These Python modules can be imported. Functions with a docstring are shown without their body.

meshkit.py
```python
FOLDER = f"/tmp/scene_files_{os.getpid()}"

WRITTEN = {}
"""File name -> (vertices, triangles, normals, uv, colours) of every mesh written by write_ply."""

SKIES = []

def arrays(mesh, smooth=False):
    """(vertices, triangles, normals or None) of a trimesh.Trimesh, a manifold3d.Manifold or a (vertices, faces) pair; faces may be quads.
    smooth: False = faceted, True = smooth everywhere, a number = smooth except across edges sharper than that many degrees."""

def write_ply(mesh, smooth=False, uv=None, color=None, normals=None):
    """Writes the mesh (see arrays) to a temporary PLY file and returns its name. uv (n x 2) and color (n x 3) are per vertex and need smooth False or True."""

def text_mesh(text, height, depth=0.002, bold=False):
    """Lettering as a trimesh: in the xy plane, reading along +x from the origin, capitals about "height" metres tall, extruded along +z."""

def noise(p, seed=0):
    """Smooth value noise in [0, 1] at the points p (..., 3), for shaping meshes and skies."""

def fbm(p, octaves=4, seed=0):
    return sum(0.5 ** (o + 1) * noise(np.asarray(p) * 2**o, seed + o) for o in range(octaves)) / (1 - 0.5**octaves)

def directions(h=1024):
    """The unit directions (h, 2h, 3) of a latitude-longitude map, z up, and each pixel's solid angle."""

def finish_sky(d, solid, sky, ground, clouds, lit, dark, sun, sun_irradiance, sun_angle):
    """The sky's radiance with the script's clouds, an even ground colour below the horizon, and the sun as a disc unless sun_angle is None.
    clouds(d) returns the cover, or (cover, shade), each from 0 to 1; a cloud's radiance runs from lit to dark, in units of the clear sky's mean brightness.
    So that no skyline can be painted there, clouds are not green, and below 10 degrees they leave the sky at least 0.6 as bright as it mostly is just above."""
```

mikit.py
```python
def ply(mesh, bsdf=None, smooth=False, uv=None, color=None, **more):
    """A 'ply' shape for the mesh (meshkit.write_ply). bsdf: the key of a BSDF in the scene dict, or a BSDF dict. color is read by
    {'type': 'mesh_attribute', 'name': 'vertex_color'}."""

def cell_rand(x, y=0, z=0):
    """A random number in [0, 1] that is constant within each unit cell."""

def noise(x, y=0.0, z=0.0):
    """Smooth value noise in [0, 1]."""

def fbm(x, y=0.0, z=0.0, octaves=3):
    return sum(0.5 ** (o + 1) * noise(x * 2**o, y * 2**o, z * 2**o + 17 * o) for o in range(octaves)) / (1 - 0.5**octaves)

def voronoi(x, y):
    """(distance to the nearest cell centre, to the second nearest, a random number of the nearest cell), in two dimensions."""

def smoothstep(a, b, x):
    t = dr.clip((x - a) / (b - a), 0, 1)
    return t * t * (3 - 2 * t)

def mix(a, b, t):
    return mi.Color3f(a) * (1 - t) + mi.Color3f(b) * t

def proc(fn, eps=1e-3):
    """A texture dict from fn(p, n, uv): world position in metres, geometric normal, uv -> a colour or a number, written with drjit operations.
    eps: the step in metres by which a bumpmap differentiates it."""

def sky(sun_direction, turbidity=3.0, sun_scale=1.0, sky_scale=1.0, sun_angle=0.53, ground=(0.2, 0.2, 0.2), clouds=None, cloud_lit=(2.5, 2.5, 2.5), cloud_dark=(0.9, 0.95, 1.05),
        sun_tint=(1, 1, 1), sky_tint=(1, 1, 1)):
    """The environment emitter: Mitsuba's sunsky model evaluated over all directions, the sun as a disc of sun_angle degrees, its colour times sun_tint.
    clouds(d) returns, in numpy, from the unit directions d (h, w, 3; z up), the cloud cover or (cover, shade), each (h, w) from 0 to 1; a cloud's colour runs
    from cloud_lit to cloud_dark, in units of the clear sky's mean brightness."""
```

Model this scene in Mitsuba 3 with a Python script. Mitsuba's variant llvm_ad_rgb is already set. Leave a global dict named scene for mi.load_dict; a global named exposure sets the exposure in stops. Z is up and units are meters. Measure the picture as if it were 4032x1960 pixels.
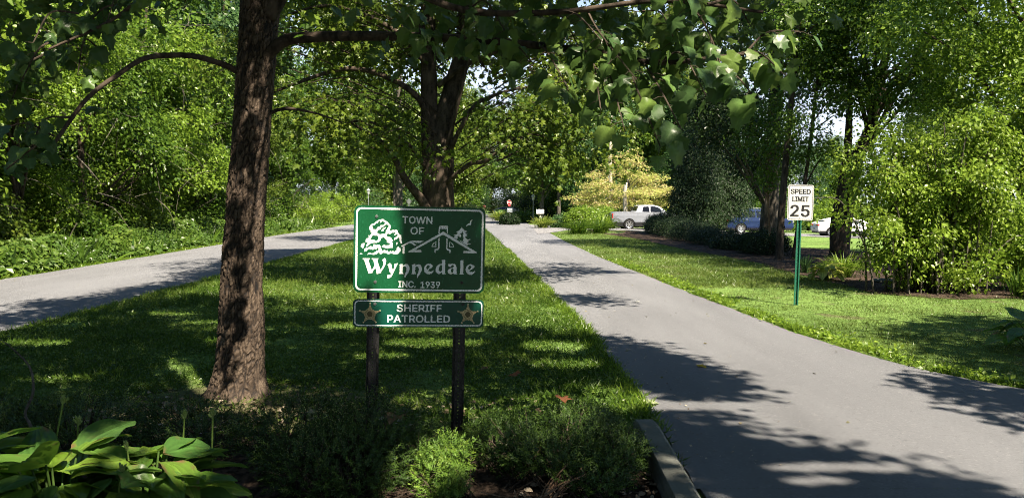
import math
import numpy as np
import trimesh
import mitsuba as mi
import drjit as dr
import mikit
import meshkit
from shapely.geometry import Polygon, Point, LineString, box as sbox
from shapely.ops import unary_union
from shapely import contains_xy

T = mi.ScalarTransform4f
rng = np.random.default_rng(11)
scene, labels = {}, {}

# ------------------------------------------------------------------ camera, sky, exposure
EYE = (0.0, 0.0, 1.75)
PITCH = math.atan(112 / 1934.6)
scene['camera'] = {'type': 'perspective', 'fov': 67.3, 'fov_axis': 'x', 'near_clip': 0.05, 'far_clip': 2000.0,
                   'to_world': T().look_at(origin=EYE, target=(0, math.cos(PITCH), EYE[2] - math.sin(PITCH)), up=(0, 0, 1))}
SUN = np.array([0.35, -0.48, 0.80]); SUN = SUN / np.linalg.norm(SUN)
scene['sky'] = mikit.sky(SUN.tolist(), turbidity=3.0, sky_scale=0.60, ground=(0.06, 0.08, 0.04), sun_tint=(0.95, 1.0, 1.06),
                         clouds=lambda d: 0.85 * np.exp(-(np.clip(d[..., 2], 0, 1) / 0.26) ** 2), cloud_lit=(2.2, 2.33, 2.5), cloud_dark=(2, 2, 2))
exposure = 3.5


# ------------------------------------------------------------------ materials
def rgb(*c):
    return {'type': 'rgb', 'value': [float(v) for v in c]}


def principled(color, rough=0.5, metal=0.0, spec=0.5, **k):
    c = color if isinstance(color, dict) else rgb(*color)
    return {'type': 'twosided', 'bsdf': {'type': 'principled', 'base_color': c, 'roughness': rough, 'metallic': metal, 'specular': spec, **k}}


VC = {'type': 'mesh_attribute', 'name': 'vertex_color'}
# a leaf: half thin translucent sheet, half waxy surface
scene['leaf'] = {'type': 'blendbsdf', 'weight': 0.32,
                 'a': {'type': 'principledthin', 'base_color': VC, 'roughness': 0.6, 'diff_trans': 1.3, 'spec_trans': 0.0},
                 'b': {'type': 'twosided', 'bsdf': {'type': 'principled', 'base_color': VC, 'roughness': 0.33, 'specular': 0.6}}}
scene['needle'] = {'type': 'twosided', 'bsdf': {'type': 'principled', 'base_color': VC, 'roughness': 0.5, 'specular': 0.3}}
scene['dull'] = {'type': 'twosided', 'bsdf': {'type': 'principled', 'base_color': VC, 'roughness': 0.8, 'specular': 0.25}}


def bark_tex(lo, hi, sx, sz):
    def fn(p, n, uv):
        a = mikit.fbm(p.x * sx, p.y * sx, p.z * sz, 3)
        b = mikit.noise(p.x * 2.3, p.y * 2.3, p.z * 1.1)
        c = mikit.fbm(p.x * 55, p.y * 55, p.z * 30, 2)
        t = mikit.smoothstep(0.3, 0.7, 0.55 * a + 0.2 * b + 0.25 * c)
        return mikit.mix(lo, hi, t)
    return mikit.proc(fn)


scene['bark_brown'] = principled(bark_tex((0.055, 0.034, 0.022), (0.30, 0.20, 0.13), 26, 6), 0.9, spec=0.2)
scene['bark_dark'] = principled(bark_tex((0.018, 0.014, 0.011), (0.085, 0.066, 0.05), 18, 4), 0.9, spec=0.2)
scene['bark_grey'] = principled(bark_tex((0.035, 0.032, 0.027), (0.13, 0.115, 0.095), 16, 3), 0.9, spec=0.2)
scene['bark_pale'] = principled(bark_tex((0.28, 0.25, 0.2), (0.55, 0.5, 0.42), 12, 2), 0.9, spec=0.2)


def asphalt(p, n, uv):
    f = mikit.fbm(p.x * 90, p.y * 90, 0, 2)
    m = mikit.fbm(p.x * 0.55, p.y * 0.22, 3.0, 3)
    w = mikit.fbm(p.x * 3.0, p.y * 0.5, 7.0, 3)
    sp = mikit.smoothstep(0.80, 0.9, mikit.noise(p.x * 55, p.y * 55, 1.0))
    sp2 = mikit.smoothstep(0.83, 0.92, mikit.noise(p.x * 38, p.y * 38, 9.0))
    v = 0.087 * (0.66 + 0.28 * f + 0.44 * m + 0.28 * w)
    c = mikit.mix(mi.Color3f(0.95, 0.98, 1.05) * v, (0.25, 0.24, 0.23), sp * 0.13)
    return mikit.mix(c, (0.045, 0.044, 0.045), sp2 * 0.25)


scene['asphalt'] = {'type': 'twosided', 'bsdf': {'type': 'bumpmap', 'bsdf': {'type': 'principled', 'base_color': mikit.proc(asphalt), 'roughness': 0.85, 'specular': 0.3},
                    'tex': mikit.proc(lambda p, n, uv: mikit.noise(p.x * 120, p.y * 120, 0.0), 0.002), 'scale': 0.003}}


def ground_tex(p, n, uv):
    a = mikit.fbm(p.x * 0.7, p.y * 0.7, 0, 3)
    b = mikit.fbm(p.x * 9, p.y * 9, 4.0, 3)
    c = mikit.fbm(p.x * 45, p.y * 45, 2.0, 2)
    green = mikit.mix((0.030, 0.055, 0.012), (0.10, 0.16, 0.04), mikit.smoothstep(0.25, 0.75, 0.35 * a + 0.35 * b + 0.3 * c))
    soil = mikit.mix((0.04, 0.03, 0.02), (0.11, 0.085, 0.06), c)
    d = dr.sqrt(dr.square(p.x + 2.3) + dr.square((p.y - 6.2) * 1.2))
    bare = mikit.smoothstep(2.6, 0.5, d + 1.6 * (b - 0.5)) * 0.8
    bare = dr.maximum(bare, mikit.smoothstep(0.66, 0.78, mikit.fbm(p.x * 1.6, p.y * 1.6, 8.0, 3)) * 0.6)
    return mikit.mix(green, soil, bare)


scene['lawn_soil'] = principled(mikit.proc(ground_tex), 0.95, spec=0.1)


def mulch_tex(p, n, uv):
    a = mikit.fbm(p.x * 40, p.y * 25, 0, 3)
    b = mikit.fbm(p.x * 3, p.y * 3, 4.0, 3)
    return mikit.mix((0.012, 0.009, 0.007), (0.07, 0.05, 0.038), mikit.smoothstep(0.35, 0.75, 0.6 * a + 0.4 * b))


scene['mulch'] = principled(mikit.proc(mulch_tex), 0.95, spec=0.1)


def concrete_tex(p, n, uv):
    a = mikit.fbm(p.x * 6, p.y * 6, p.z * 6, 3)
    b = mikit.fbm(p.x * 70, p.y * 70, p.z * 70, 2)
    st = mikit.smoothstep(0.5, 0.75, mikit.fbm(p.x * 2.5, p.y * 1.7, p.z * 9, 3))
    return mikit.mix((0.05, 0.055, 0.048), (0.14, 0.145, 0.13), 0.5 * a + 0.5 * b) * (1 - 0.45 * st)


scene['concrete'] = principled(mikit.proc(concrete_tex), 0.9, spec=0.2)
scene['drive'] = principled(mikit.proc(lambda p, n, uv: mikit.mix((0.08, 0.08, 0.085), (0.13, 0.13, 0.13), mikit.fbm(p.x * 1.5, p.y * 4, 0, 3))), 0.9, spec=0.2)


def sign_green(p, n, uv):
    a = mikit.fbm(p.x * 5, p.z * 5, 2.0, 3)
    s = mikit.smoothstep(0.86, 0.93, mikit.noise(p.x * 120, p.z * 90, 3.0))
    return mikit.mix(mikit.mix((0.003, 0.062, 0.020), (0.005, 0.082, 0.030), a), (0.03, 0.2, 0.1), s * 0.4)


def sign_white(p, n, uv):
    return mikit.mix((0.80, 0.82, 0.80), (0.88, 0.89, 0.88), mikit.fbm(p.x * 8, p.z * 8, 1.0, 3))


scene['sign_teal'] = principled((0.003, 0.066, 0.042), 0.32, spec=0.5)
scene['sign_green'] = principled(mikit.proc(sign_green), 0.32, spec=0.5)
scene['sign_white'] = principled(mikit.proc(sign_white), 0.4, spec=0.5)
scene['sign_enamel'] = principled((0.46, 0.47, 0.46), 0.4)
scene['sign_red'] = principled((0.42, 0.015, 0.02), 0.4)
scene['sign_yellow'] = principled((0.62, 0.55, 0.06), 0.4)
scene['letter_black'] = principled((0.012, 0.012, 0.013), 0.45)
scene['post_black'] = principled(mikit.proc(lambda p, n, uv: mikit.mix((0.012, 0.012, 0.013), (0.05, 0.046, 0.04), mikit.smoothstep(0.55, 0.8, mikit.fbm(p.x * 60, p.y * 60, p.z * 25, 3)))), 0.45)
scene['post_green'] = principled((0.014, 0.105, 0.065), 0.4)
scene['zinc'] = principled((0.55, 0.56, 0.55), 0.35, metal=1.0)
scene['gold_plate'] = principled(mikit.proc(lambda p, n, uv: mikit.mix((0.20, 0.165, 0.08), (0.56, 0.48, 0.28), mikit.fbm(p.x * 260, p.z * 260, 0, 2))), 0.35, metal=0.35)
scene['gold_pale'] = principled((0.6, 0.52, 0.32), 0.3, metal=0.3)
scene['gold_dark'] = principled((0.10, 0.085, 0.035), 0.45, metal=0.3)
scene['paint_silver'] = principled((0.30, 0.32, 0.36), 0.28, metal=0.3, clearcoat=0.8, clearcoat_gloss=0.9)
scene['paint_blue'] = principled((0.010, 0.024, 0.085), 0.25, metal=0.1, clearcoat=0.4, clearcoat_gloss=0.9)
scene['paint_brightblue'] = principled((0.03, 0.10, 0.42), 0.25, metal=0.2, clearcoat=0.9, clearcoat_gloss=0.9)
scene['paint_white'] = principled((0.62, 0.62, 0.62), 0.3, clearcoat=0.8, clearcoat_gloss=0.9)
scene['paint_beige'] = principled((0.33, 0.31, 0.24), 0.3, clearcoat=0.6)
scene['car_glass'] = principled((0.008, 0.010, 0.016), 0.08, spec=0.45)
scene['car_trim'] = principled((0.02, 0.02, 0.022), 0.5)
scene['rubber'] = principled((0.022, 0.022, 0.022), 0.85, spec=0.2)
scene['alloy'] = principled((0.6, 0.6, 0.6), 0.3, metal=0.8)
scene['lens_red'] = principled((0.5, 0.012, 0.012), 0.15)
scene['lens_clear'] = principled((0.6, 0.6, 0.58), 0.15)
scene['mailbox_white'] = principled((0.68, 0.66, 0.64), 0.4)
scene['mailbox_grey'] = principled((0.26, 0.30, 0.33), 0.4)
scene['wood_grey'] = principled((0.22, 0.18, 0.14), 0.85)
scene['utility_green'] = principled((0.16, 0.30, 0.07), 0.5)
scene['lamp_white'] = principled((0.6, 0.62, 0.6), 0.35)
scene['lamp_grey'] = principled((0.22, 0.25, 0.25), 0.5)
scene['lamp_glass'] = principled((0.4, 0.45, 0.45), 0.1)


# ------------------------------------------------------------------ helpers
def numbered(name):
    if name not in USED:
        USED[name] = 0
        return name
    USED[name] += 1
    return f'{name}_{USED[name]:03d}'


USED = {}


def thing(name, label, cat, group=None):
    k = numbered(name)
    labels[k] = {'label': label, 'category': cat}
    if group:
        labels[k]['group'] = group
    return k


def part(parent, name, mesh, bsdf, smooth=False, color=None, kind=None, label=None, m=None):
    k = numbered(f'{parent}__{name}' if parent else name)
    d = mesh if isinstance(mesh, dict) else mikit.ply(mesh, bsdf, smooth=smooth, color=color)
    scene[k] = {**d, 'to_world': m} if m is not None else d
    if kind:
        labels.setdefault(k, {})['kind'] = kind
    if label:
        labels.setdefault(k, {})['label'] = label
    return k


def sstep(a, b, x):
    t = np.clip((np.asarray(x, float) - a) / (b - a), 0, 1)
    return t * t * (3 - 2 * t)


def gz(x, y):
    """height of the ground"""
    return -0.6 * np.clip((np.asarray(x, float) - 6) / 18, 0, 1.25) * sstep(25, 55, y)


def cat(ms):
    ms = [m for m in ms if m is not None]
    return trimesh.util.concatenate(ms)


def unit(a):
    a = np.asarray(a, float)
    return a / np.maximum(np.linalg.norm(a, axis=-1, keepdims=True), 1e-9)


def bezier(pts, n):
    """smooth curve (Catmull-Rom) through the points"""
    p = np.asarray(pts, float)
    p = np.vstack([2 * p[0] - p[1], p, 2 * p[-1] - p[-2]])
    out = []
    seg = len(p) - 3
    for t in np.linspace(0, seg, n):
        i = min(int(t), seg - 1)
        u = t - i
        a, b, c, d = p[i:i + 4]
        out.append(0.5 * (2 * b + (c - a) * u + (2 * a - 5 * b + 4 * c - d) * u * u + (3 * b - a - 3 * c + d) * u ** 3))
    return np.array(out)


def tube(points, radii, sides=8, rough=0.0, freq=3.0, seed=0, cap=True):
    """tapered limb; rough: relative bumpiness"""
    p = np.asarray(points, float)
    r = np.interp(np.linspace(0, 1, len(p)), np.linspace(0, 1, len(np.atleast_1d(radii))), np.atleast_1d(radii))
    t = unit(np.gradient(p, axis=0))
    a = np.zeros_like(p)
    ref = np.array([1.0, 0, 0]) if abs(t[0][2]) > 0.5 else np.array([0, 0, 1.0])
    for i in range(len(p)):
        ref = ref - t[i] * (ref @ t[i])
        ref = ref / np.linalg.norm(ref)
        a[i] = ref
    b = np.cross(t, a)
    ang = np.arange(sides) * 2 * np.pi / sides
    dirs = np.cos(ang)[None, :, None] * a[:, None] + np.sin(ang)[None, :, None] * b[:, None]
    v = p[:, None] + r[:, None, None] * dirs
    if rough:
        nz = meshkit.fbm(v * np.array([freq, freq, freq * 0.45]) / max(r.max(), 0.02) * 0.4, 3, seed) - 0.5
        v = p[:, None] + (r[:, None] * (1 + rough * 2 * nz))[:, :, None] * dirs
    n = len(p)
    i, j = np.meshgrid(np.arange(n - 1), np.arange(sides), indexing='ij')
    q = np.stack([i * sides + j, i * sides + (j + 1) % sides, (i + 1) * sides + (j + 1) % sides, (i + 1) * sides + j], -1).reshape(-1, 4)
    f = np.vstack([q[:, [0, 1, 2]], q[:, [0, 2, 3]]])
    v = v.reshape(-1, 3)
    if cap:
        v = np.vstack([v, p[0], p[-1]])
        k = np.arange(sides)
        f = np.vstack([f, np.stack([(k + 1) % sides, k, np.full(sides, n * sides)], 1),
                       np.stack([(n - 1) * sides + k, (n - 1) * sides + (k + 1) % sides, np.full(sides, n * sides + 1)], 1)])
    return trimesh.Trimesh(v, f, process=False)


def extr(poly, depth):
    if hasattr(poly, 'geoms'):
        return cat([trimesh.creation.extrude_polygon(g, depth, engine='earcut') for g in poly.geoms if g.area > 1e-9])
    return trimesh.creation.extrude_polygon(poly, depth, engine='earcut')


def place(mesh, O, ex, ey, ez):
    m = mesh.copy()
    v = np.asarray(m.vertices)
    m.vertices = np.asarray(O) + v[:, :1] * ex + v[:, 1:2] * ey + v[:, 2:3] * ez
    return m


def bx(x0, x1, y0, y1, z0, z1):
    m = trimesh.creation.box((x1 - x0, y1 - y0, z1 - z0))
    m.apply_translation(((x0 + x1) / 2, (y0 + y1) / 2, (z0 + z1) / 2))
    return m


def lathe(prof, n=24):
    return trimesh.creation.revolve(np.asarray(prof, float), sections=n)


# ------------------------------------------------------------------ leaves
def fan(outline, centre):
    v = np.array([centre] + list(outline), float)
    n = len(outline)
    return v, np.array([[0, 1 + i, 1 + (i + 1) % n] for i in range(n)])


DIAM = (np.array([[0, 0, 0], [-.34, .48, .09], [0, 1, -.07], [.34, .48, .09]]), np.array([[0, 2, 1], [0, 3, 2]]))
_o = [(0, 0, 0), (.26, .22, .07), (.33, .5, .09), (.2, .8, .02), (0, 1.02, -.12), (-.2, .8, .02), (-.33, .5, .09), (-.26, .22, .07)]
OVAL = fan(_o, (0, .5, 0))
_s = [(0, 0), (.16, .02), (.30, -.04), (.50, .10), (.36, .26), (.42, .36), (.62, .50), (.40, .58), (.24, .62), (.14, .80), (0, 1.0)]
_s = _s + [(-x, y) for x, y in _s[-2:0:-1]]
LOBED = fan([(x, y, -.22 * abs(x) ** 1.5 - .16 * y * y + .03 * math.sin(9 * x + 5 * y)) for x, y in _s], (0, .38, .05))
_l = [(0, 0), (.28, .05), (.45, .2), (.4, .42), (.46, .62), (.3, .66), (.2, .8), (.22, .94), (.06, .88), (0, .84)]
_l = _l + [(-x, y) for x, y in _l[-2:0:-1]]
TULIP = fan([(x, y, .14 * abs(x) - .2 * y * y) for x, y in _l], (0, .4, .0))
LANCE = (np.array([[0, 0, 0], [-.15, .4, .05], [0, 1, -.16], [.15, .4, .05]]), np.array([[0, 2, 1], [0, 3, 2]]))


def scatter(pos, nrm, tip, size, col, tpl):
    """one mesh of many leaves: (vertices, faces, colours)"""
    tv, tf = tpl
    N, K = len(pos), len(tv)
    t = unit(tip)
    n = unit(nrm - t * (nrm * t).sum(1, keepdims=True))
    b = np.cross(t, n)
    s = np.broadcast_to(np.asarray(size, float), (N,))[:, None, None]
    v = pos[:, None] + s * (b[:, None] * tv[None, :, :1] + t[:, None] * tv[None, :, 1:2] + n[:, None] * tv[None, :, 2:3])
    f = tf[None] + (np.arange(N) * K)[:, None, None]
    return v.reshape(-1, 3), f.reshape(-1, 3), np.repeat(col, K, 0)


def join(items):
    vs, fs, cs, at = [], [], [], 0
    for v, f, c in items:
        vs.append(v); fs.append(f + at); cs.append(c)
        at += len(v)
    return np.vstack(vs), np.vstack(fs), np.clip(np.vstack(cs), 0.002, 0.95)


def palette(cols, t):
    cols = np.asarray(cols, float)
    t = np.clip(t, 0, 0.9999) * (len(cols) - 1)
    i = t.astype(int)
    u = (t - i)[:, None]
    return cols[i] * (1 - u) + cols[i + 1] * u


GREEN = [(0.030, 0.070, 0.010), (0.075, 0.145, 0.016), (0.15, 0.235, 0.026)]
LIME = [(0.072, 0.142, 0.013), (0.150, 0.245, 0.024), (0.255, 0.355, 0.045)]
OLIVE = [(0.04, 0.075, 0.010), (0.09, 0.145, 0.016), (0.18, 0.235, 0.03)]
DEEP = [(0.009, 0.022, 0.008), (0.017, 0.038, 0.011), (0.035, 0.062, 0.017)]
BLUEG = [(0.035, 0.08, 0.028), (0.065, 0.135, 0.042), (0.11, 0.20, 0.06)]
PINKY = [(0.22, 0.30, 0.05), (0.46, 0.47, 0.14), (0.60, 0.42, 0.27)]


def clusters(cells, n, r, shell=0.5, gap=0.42, gfreq=0.6, zmin=0.15):
    """points in the outer part of ellipsoids (x, y, z, rx, ry, rz), with holes where a noise is low: centres and outward directions"""
    cells = np.asarray(cells, float)
    w = cells[:, 3] * cells[:, 4] + cells[:, 3] * cells[:, 5] + cells[:, 4] * cells[:, 5]
    P, D = [], []
    have = 0
    while have < n:
        k = r.choice(len(cells), n, p=w / w.sum())
        d = unit(r.normal(size=(n, 3)))
        rad = shell + (1 - shell) * r.random(n) ** 0.7
        p = cells[k, :3] + d * cells[k, 3:] * rad[:, None]
        ok = (meshkit.fbm(p * gfreq, 3, 5) > gap) & (p[:, 2] > zmin)
        P.append(p[ok]); D.append(d[ok])
        have += ok.sum()
    return np.vstack(P)[:n], np.vstack(D)[:n]


def foliage(P, D, r, per, rc, size, pal, tpl, droop=0.25, flat=0.35, up=0.8, jitter=0.55):
    """leaf sprays round the points P: flat tilted discs of leaves"""
    n = len(P)
    axis = unit(D * np.array([1, 1, .5]) * 0.7 + np.array([0, 0, up]) + 0.35 * r.normal(size=(n, 3)))
    rcs = rc * (0.6 + 0.8 * r.random(n))
    cr = r.random(n)
    k = np.repeat(np.arange(n), per)
    N = len(k)
    q = r.normal(size=(N, 3))
    ax = axis[k]
    q = q - ax * (q * ax).sum(1, keepdims=True)
    q = unit(q)
    rad = np.sqrt(r.random(N))
    pos = P[k] + q * (rad * rcs[k])[:, None] + ax * (flat * rcs[k] * r.normal(size=N))[:, None] - np.array([0, 0, 1.0]) * (droop * rcs[k] * rad ** 2)[:, None]
    nrm = unit(ax + jitter * r.normal(size=(N, 3)))
    tip = unit(q + 0.5 * r.normal(size=(N, 3)) - np.array([0, 0, droop * 1.6]))
    col = palette(pal, 0.55 * cr[k] + 0.45 * r.random(N)) * (0.85 + 0.3 * r.random((N, 1)))
    return scatter(pos, nrm, tip, size * (0.65 + 0.7 * r.random(N)), col, tpl)


def wood(base, top, r0, r1, targets, r, lean=0.15, limb=0.25, sides=10, rough=0.08, z0=0.25, twig=0.012):
    """trunk from base to top with limbs that reach the targets"""
    base, top = np.asarray(base, float), np.asarray(top, float)
    mid = (base + top) / 2 + r.normal(size=3) * np.array([lean, lean, 0])
    path = bezier([base - [0, 0, .1], base * .75 + mid * .25 + r.normal(size=3) * [.03, .03, 0], mid, mid * .4 + top * .6, top], 28)
    rad = r0 + (r1 - r0) * np.linspace(0, 1, 28) ** 0.8
    rad[:3] *= [1.45, 1.2, 1.05]
    ms = [tube(path, rad, sides, rough, 2.0)]
    L = np.linalg.norm(top - base)
    for q in targets:
        h = np.clip((q[2] - base[2]) / max(top[2] - base[2], .1), 0, 1)
        d = np.linalg.norm(q[:2] - base[:2])
        s = np.clip(h - 0.55 * d / L, z0, 0.97)
        i = int(s * 27)
        a = path[i]
        m = a * 0.45 + q * 0.55 + np.array([0, 0, 0.12 * d]) + r.normal(size=3) * 0.12 * d * 0.4
        ms.append(tube(bezier([a, m, q], 7), [min(rad[i] * 0.55, limb * (0.12 + 0.048 * d)), twig], 5))
    return cat(ms)


def tree(name, label, base, top, r0, cells, n, per, rc, size, pal, seed, tpl=DIAM, bark='bark_dark', group=None, cat_='tree', limbs=16, shell=.5, gap=.42, gfreq=.6, mat='leaf', more=None, **fk):
    r = np.random.default_rng(seed)
    k = thing(name, label, cat_, group)
    cells = np.asarray(cells, float)
    P, D = clusters(cells, n, r, shell, gap, gfreq)
    tg = P[r.choice(len(P), min(limbs, len(P)), replace=False)]
    part(k, 'trunk', wood(base, top, r0, r0 * .25, tg, r), bark, smooth=True)
    v, f, c = foliage(P, D, r, per, rc, size, pal, tpl, **fk)
    if more:
        v, f, c = join([(v, f, c)] + more)
    part(k, 'crown', (v, f), mat, color=np.clip(c, .002, .95))
    return k

# ------------------------------------------------------------------ the setting
def interp_line(pts, ys):
    pts = np.asarray(pts, float)
    return np.interp(ys, pts[:, 1], pts[:, 0])


LFAR = [(-11.3, -30), (-11.6, 0), (-11.7, 12), (-11.85, 20), (-12.25, 27), (-12.65, 34), (-13.3, 45), (-13.8, 70), (-12.8, 100), (-11.5, 136)]
LNEAR = [(-6.6, -30), (-6.8, 3), (-6.92, 10.3), (-7.0, 16), (-7.2, 22), (-7.7, 36), (-8.2, 60), (-7.6, 100), (-6.5, 136)]
RLEFT = [(1.1, -30), (1.15, 4.5), (1.17, 7.1), (1.12, 8.5), (1.07, 10.65), (.83, 14.3), (.52, 19.2), (-.51, 35.3), (-1.95, 55.6), (-2.7, 74), (-4.2, 110), (-5.2, 136)]
RRIGHT = [(6.0, 6.0), (4.79, 7.11), (4.26, 8.06), (4.06, 9.0), (3.83, 10.3), (3.66, 12.5), (3.42, 16), (3.2, 19.8), (2.84, 25.8), (2.5, 36), (2.3, 46), (1.4, 70), (-.2, 110), (-1.2, 136)]
ys_l = np.arange(-30, 136.1, 1.0)


def wob(p, amp, freq, seed):
    return amp * (meshkit.fbm(np.c_[p * freq, 0 * p, 0 * p], 3, seed) - 0.5) * 2


def ribbon(xl, xr, ys, dz, thick=0.05, nx=6):
    """a strip between two edges, following the ground dz above it, with sides"""
    n = len(ys)
    u = np.linspace(0, 1, nx)
    X = xl[:, None] * (1 - u) + xr[:, None] * u
    Y = np.repeat(ys[:, None], nx, 1)
    Z = gz(X, Y) + dz
    v = np.stack([X, Y, Z], -1)
    low_l, low_r = v[:, :1] - [0, 0, thick], v[:, -1:] - [0, 0, thick]
    v = np.concatenate([low_l, v, low_r], 1)
    m = nx + 2
    i, j = np.meshgrid(np.arange(n - 1), np.arange(m - 1), indexing='ij')
    q = np.stack([i * m + j, i * m + j + 1, (i + 1) * m + j + 1, (i + 1) * m + j], -1).reshape(-1, 4)
    return v.reshape(-1, 3), np.vstack([q[:, [0, 1, 2]], q[:, [0, 2, 3]]])


# ground: one sheet to the horizon
gx = np.concatenate([np.linspace(-600, -60, 12)[:-1], np.linspace(-60, 60, 121), np.linspace(60, 600, 12)[1:]])
gy = np.concatenate([np.linspace(-400, -20, 8)[:-1], np.linspace(-20, 150, 120), np.linspace(150, 900, 12)[1:]])
GX, GY = np.meshgrid(gx, gy, indexing='ij')
gv = np.stack([GX, GY, gz(GX, GY)], -1).reshape(-1, 3)
ii, jj = np.meshgrid(np.arange(len(gx) - 1), np.arange(len(gy) - 1), indexing='ij')
gq = np.stack([ii * len(gy) + jj, (ii + 1) * len(gy) + jj, (ii + 1) * len(gy) + jj + 1, ii * len(gy) + jj + 1], -1).reshape(-1, 4)
part(None, 'ground', (gv, gq), 'lawn_soil', smooth=True, kind='structure')

ysf = np.arange(-30, 136.1, 0.35)
ll = interp_line(LFAR, ysf) + wob(ysf, .06, 1.2, 1)
lr = interp_line(LNEAR, ysf) + wob(ysf, .06, 1.2, 2) + wob(ysf, .05, 5, 12)
part(None, 'road', ribbon(ll, lr, ysf, 0.022), 'asphalt', smooth=False, kind='structure')
ysr = np.arange(4.6, 136.1, 0.3)
rl = interp_line(RLEFT, ysr) + wob(ysr, .05, 1.5, 3) + wob(ysr, .05, 6, 13)
rr = np.interp(ysr, [p[1] for p in RRIGHT], [p[0] for p in RRIGHT])
near = ysr < 6.0
rr[near] = np.interp(ysr[near], [4.6, 5.2, 6.0], [11.0, 8.0, 6.0])
rr = rr + wob(ysr, .04, 1.5, 4) * (ysr > 8)
part(None, 'road', ribbon(rl, rr, ysr, 0.022), 'asphalt', kind='structure')
# the cross street behind, where the photographer stands beside the road
part(None, 'street', ribbon(np.full(30, 1.15), np.full(30, 60.0), np.linspace(-9, 4.598, 30), 0.0219), 'asphalt', kind='structure')
part(None, 'street', ribbon(np.full(12, -70.0), np.full(12, 70.0), np.linspace(136.11, 143, 12), 0.022), 'asphalt', kind='structure')

# driveway with the parked cars
dxs = np.linspace(1.5, 60, 80)
dn = np.interp(dxs, [1.5, 2.6, 3.6, 5, 60], [45.0, 47.5, 51.5, 52.6, 52.6])
df = np.interp(dxs, [1.5, 2.6, 4, 60], [66.0, 63.5, 60.2, 60.2])
v, f = ribbon(dn, df, dxs, 0)
v2 = v[:, [1, 0, 2]].copy()
v2[:, 2] = gz(v2[:, 0], v2[:, 1]) + 0.03
part(None, 'driveway', (v2, f[:, ::-1]), 'drive', kind='structure')


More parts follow.
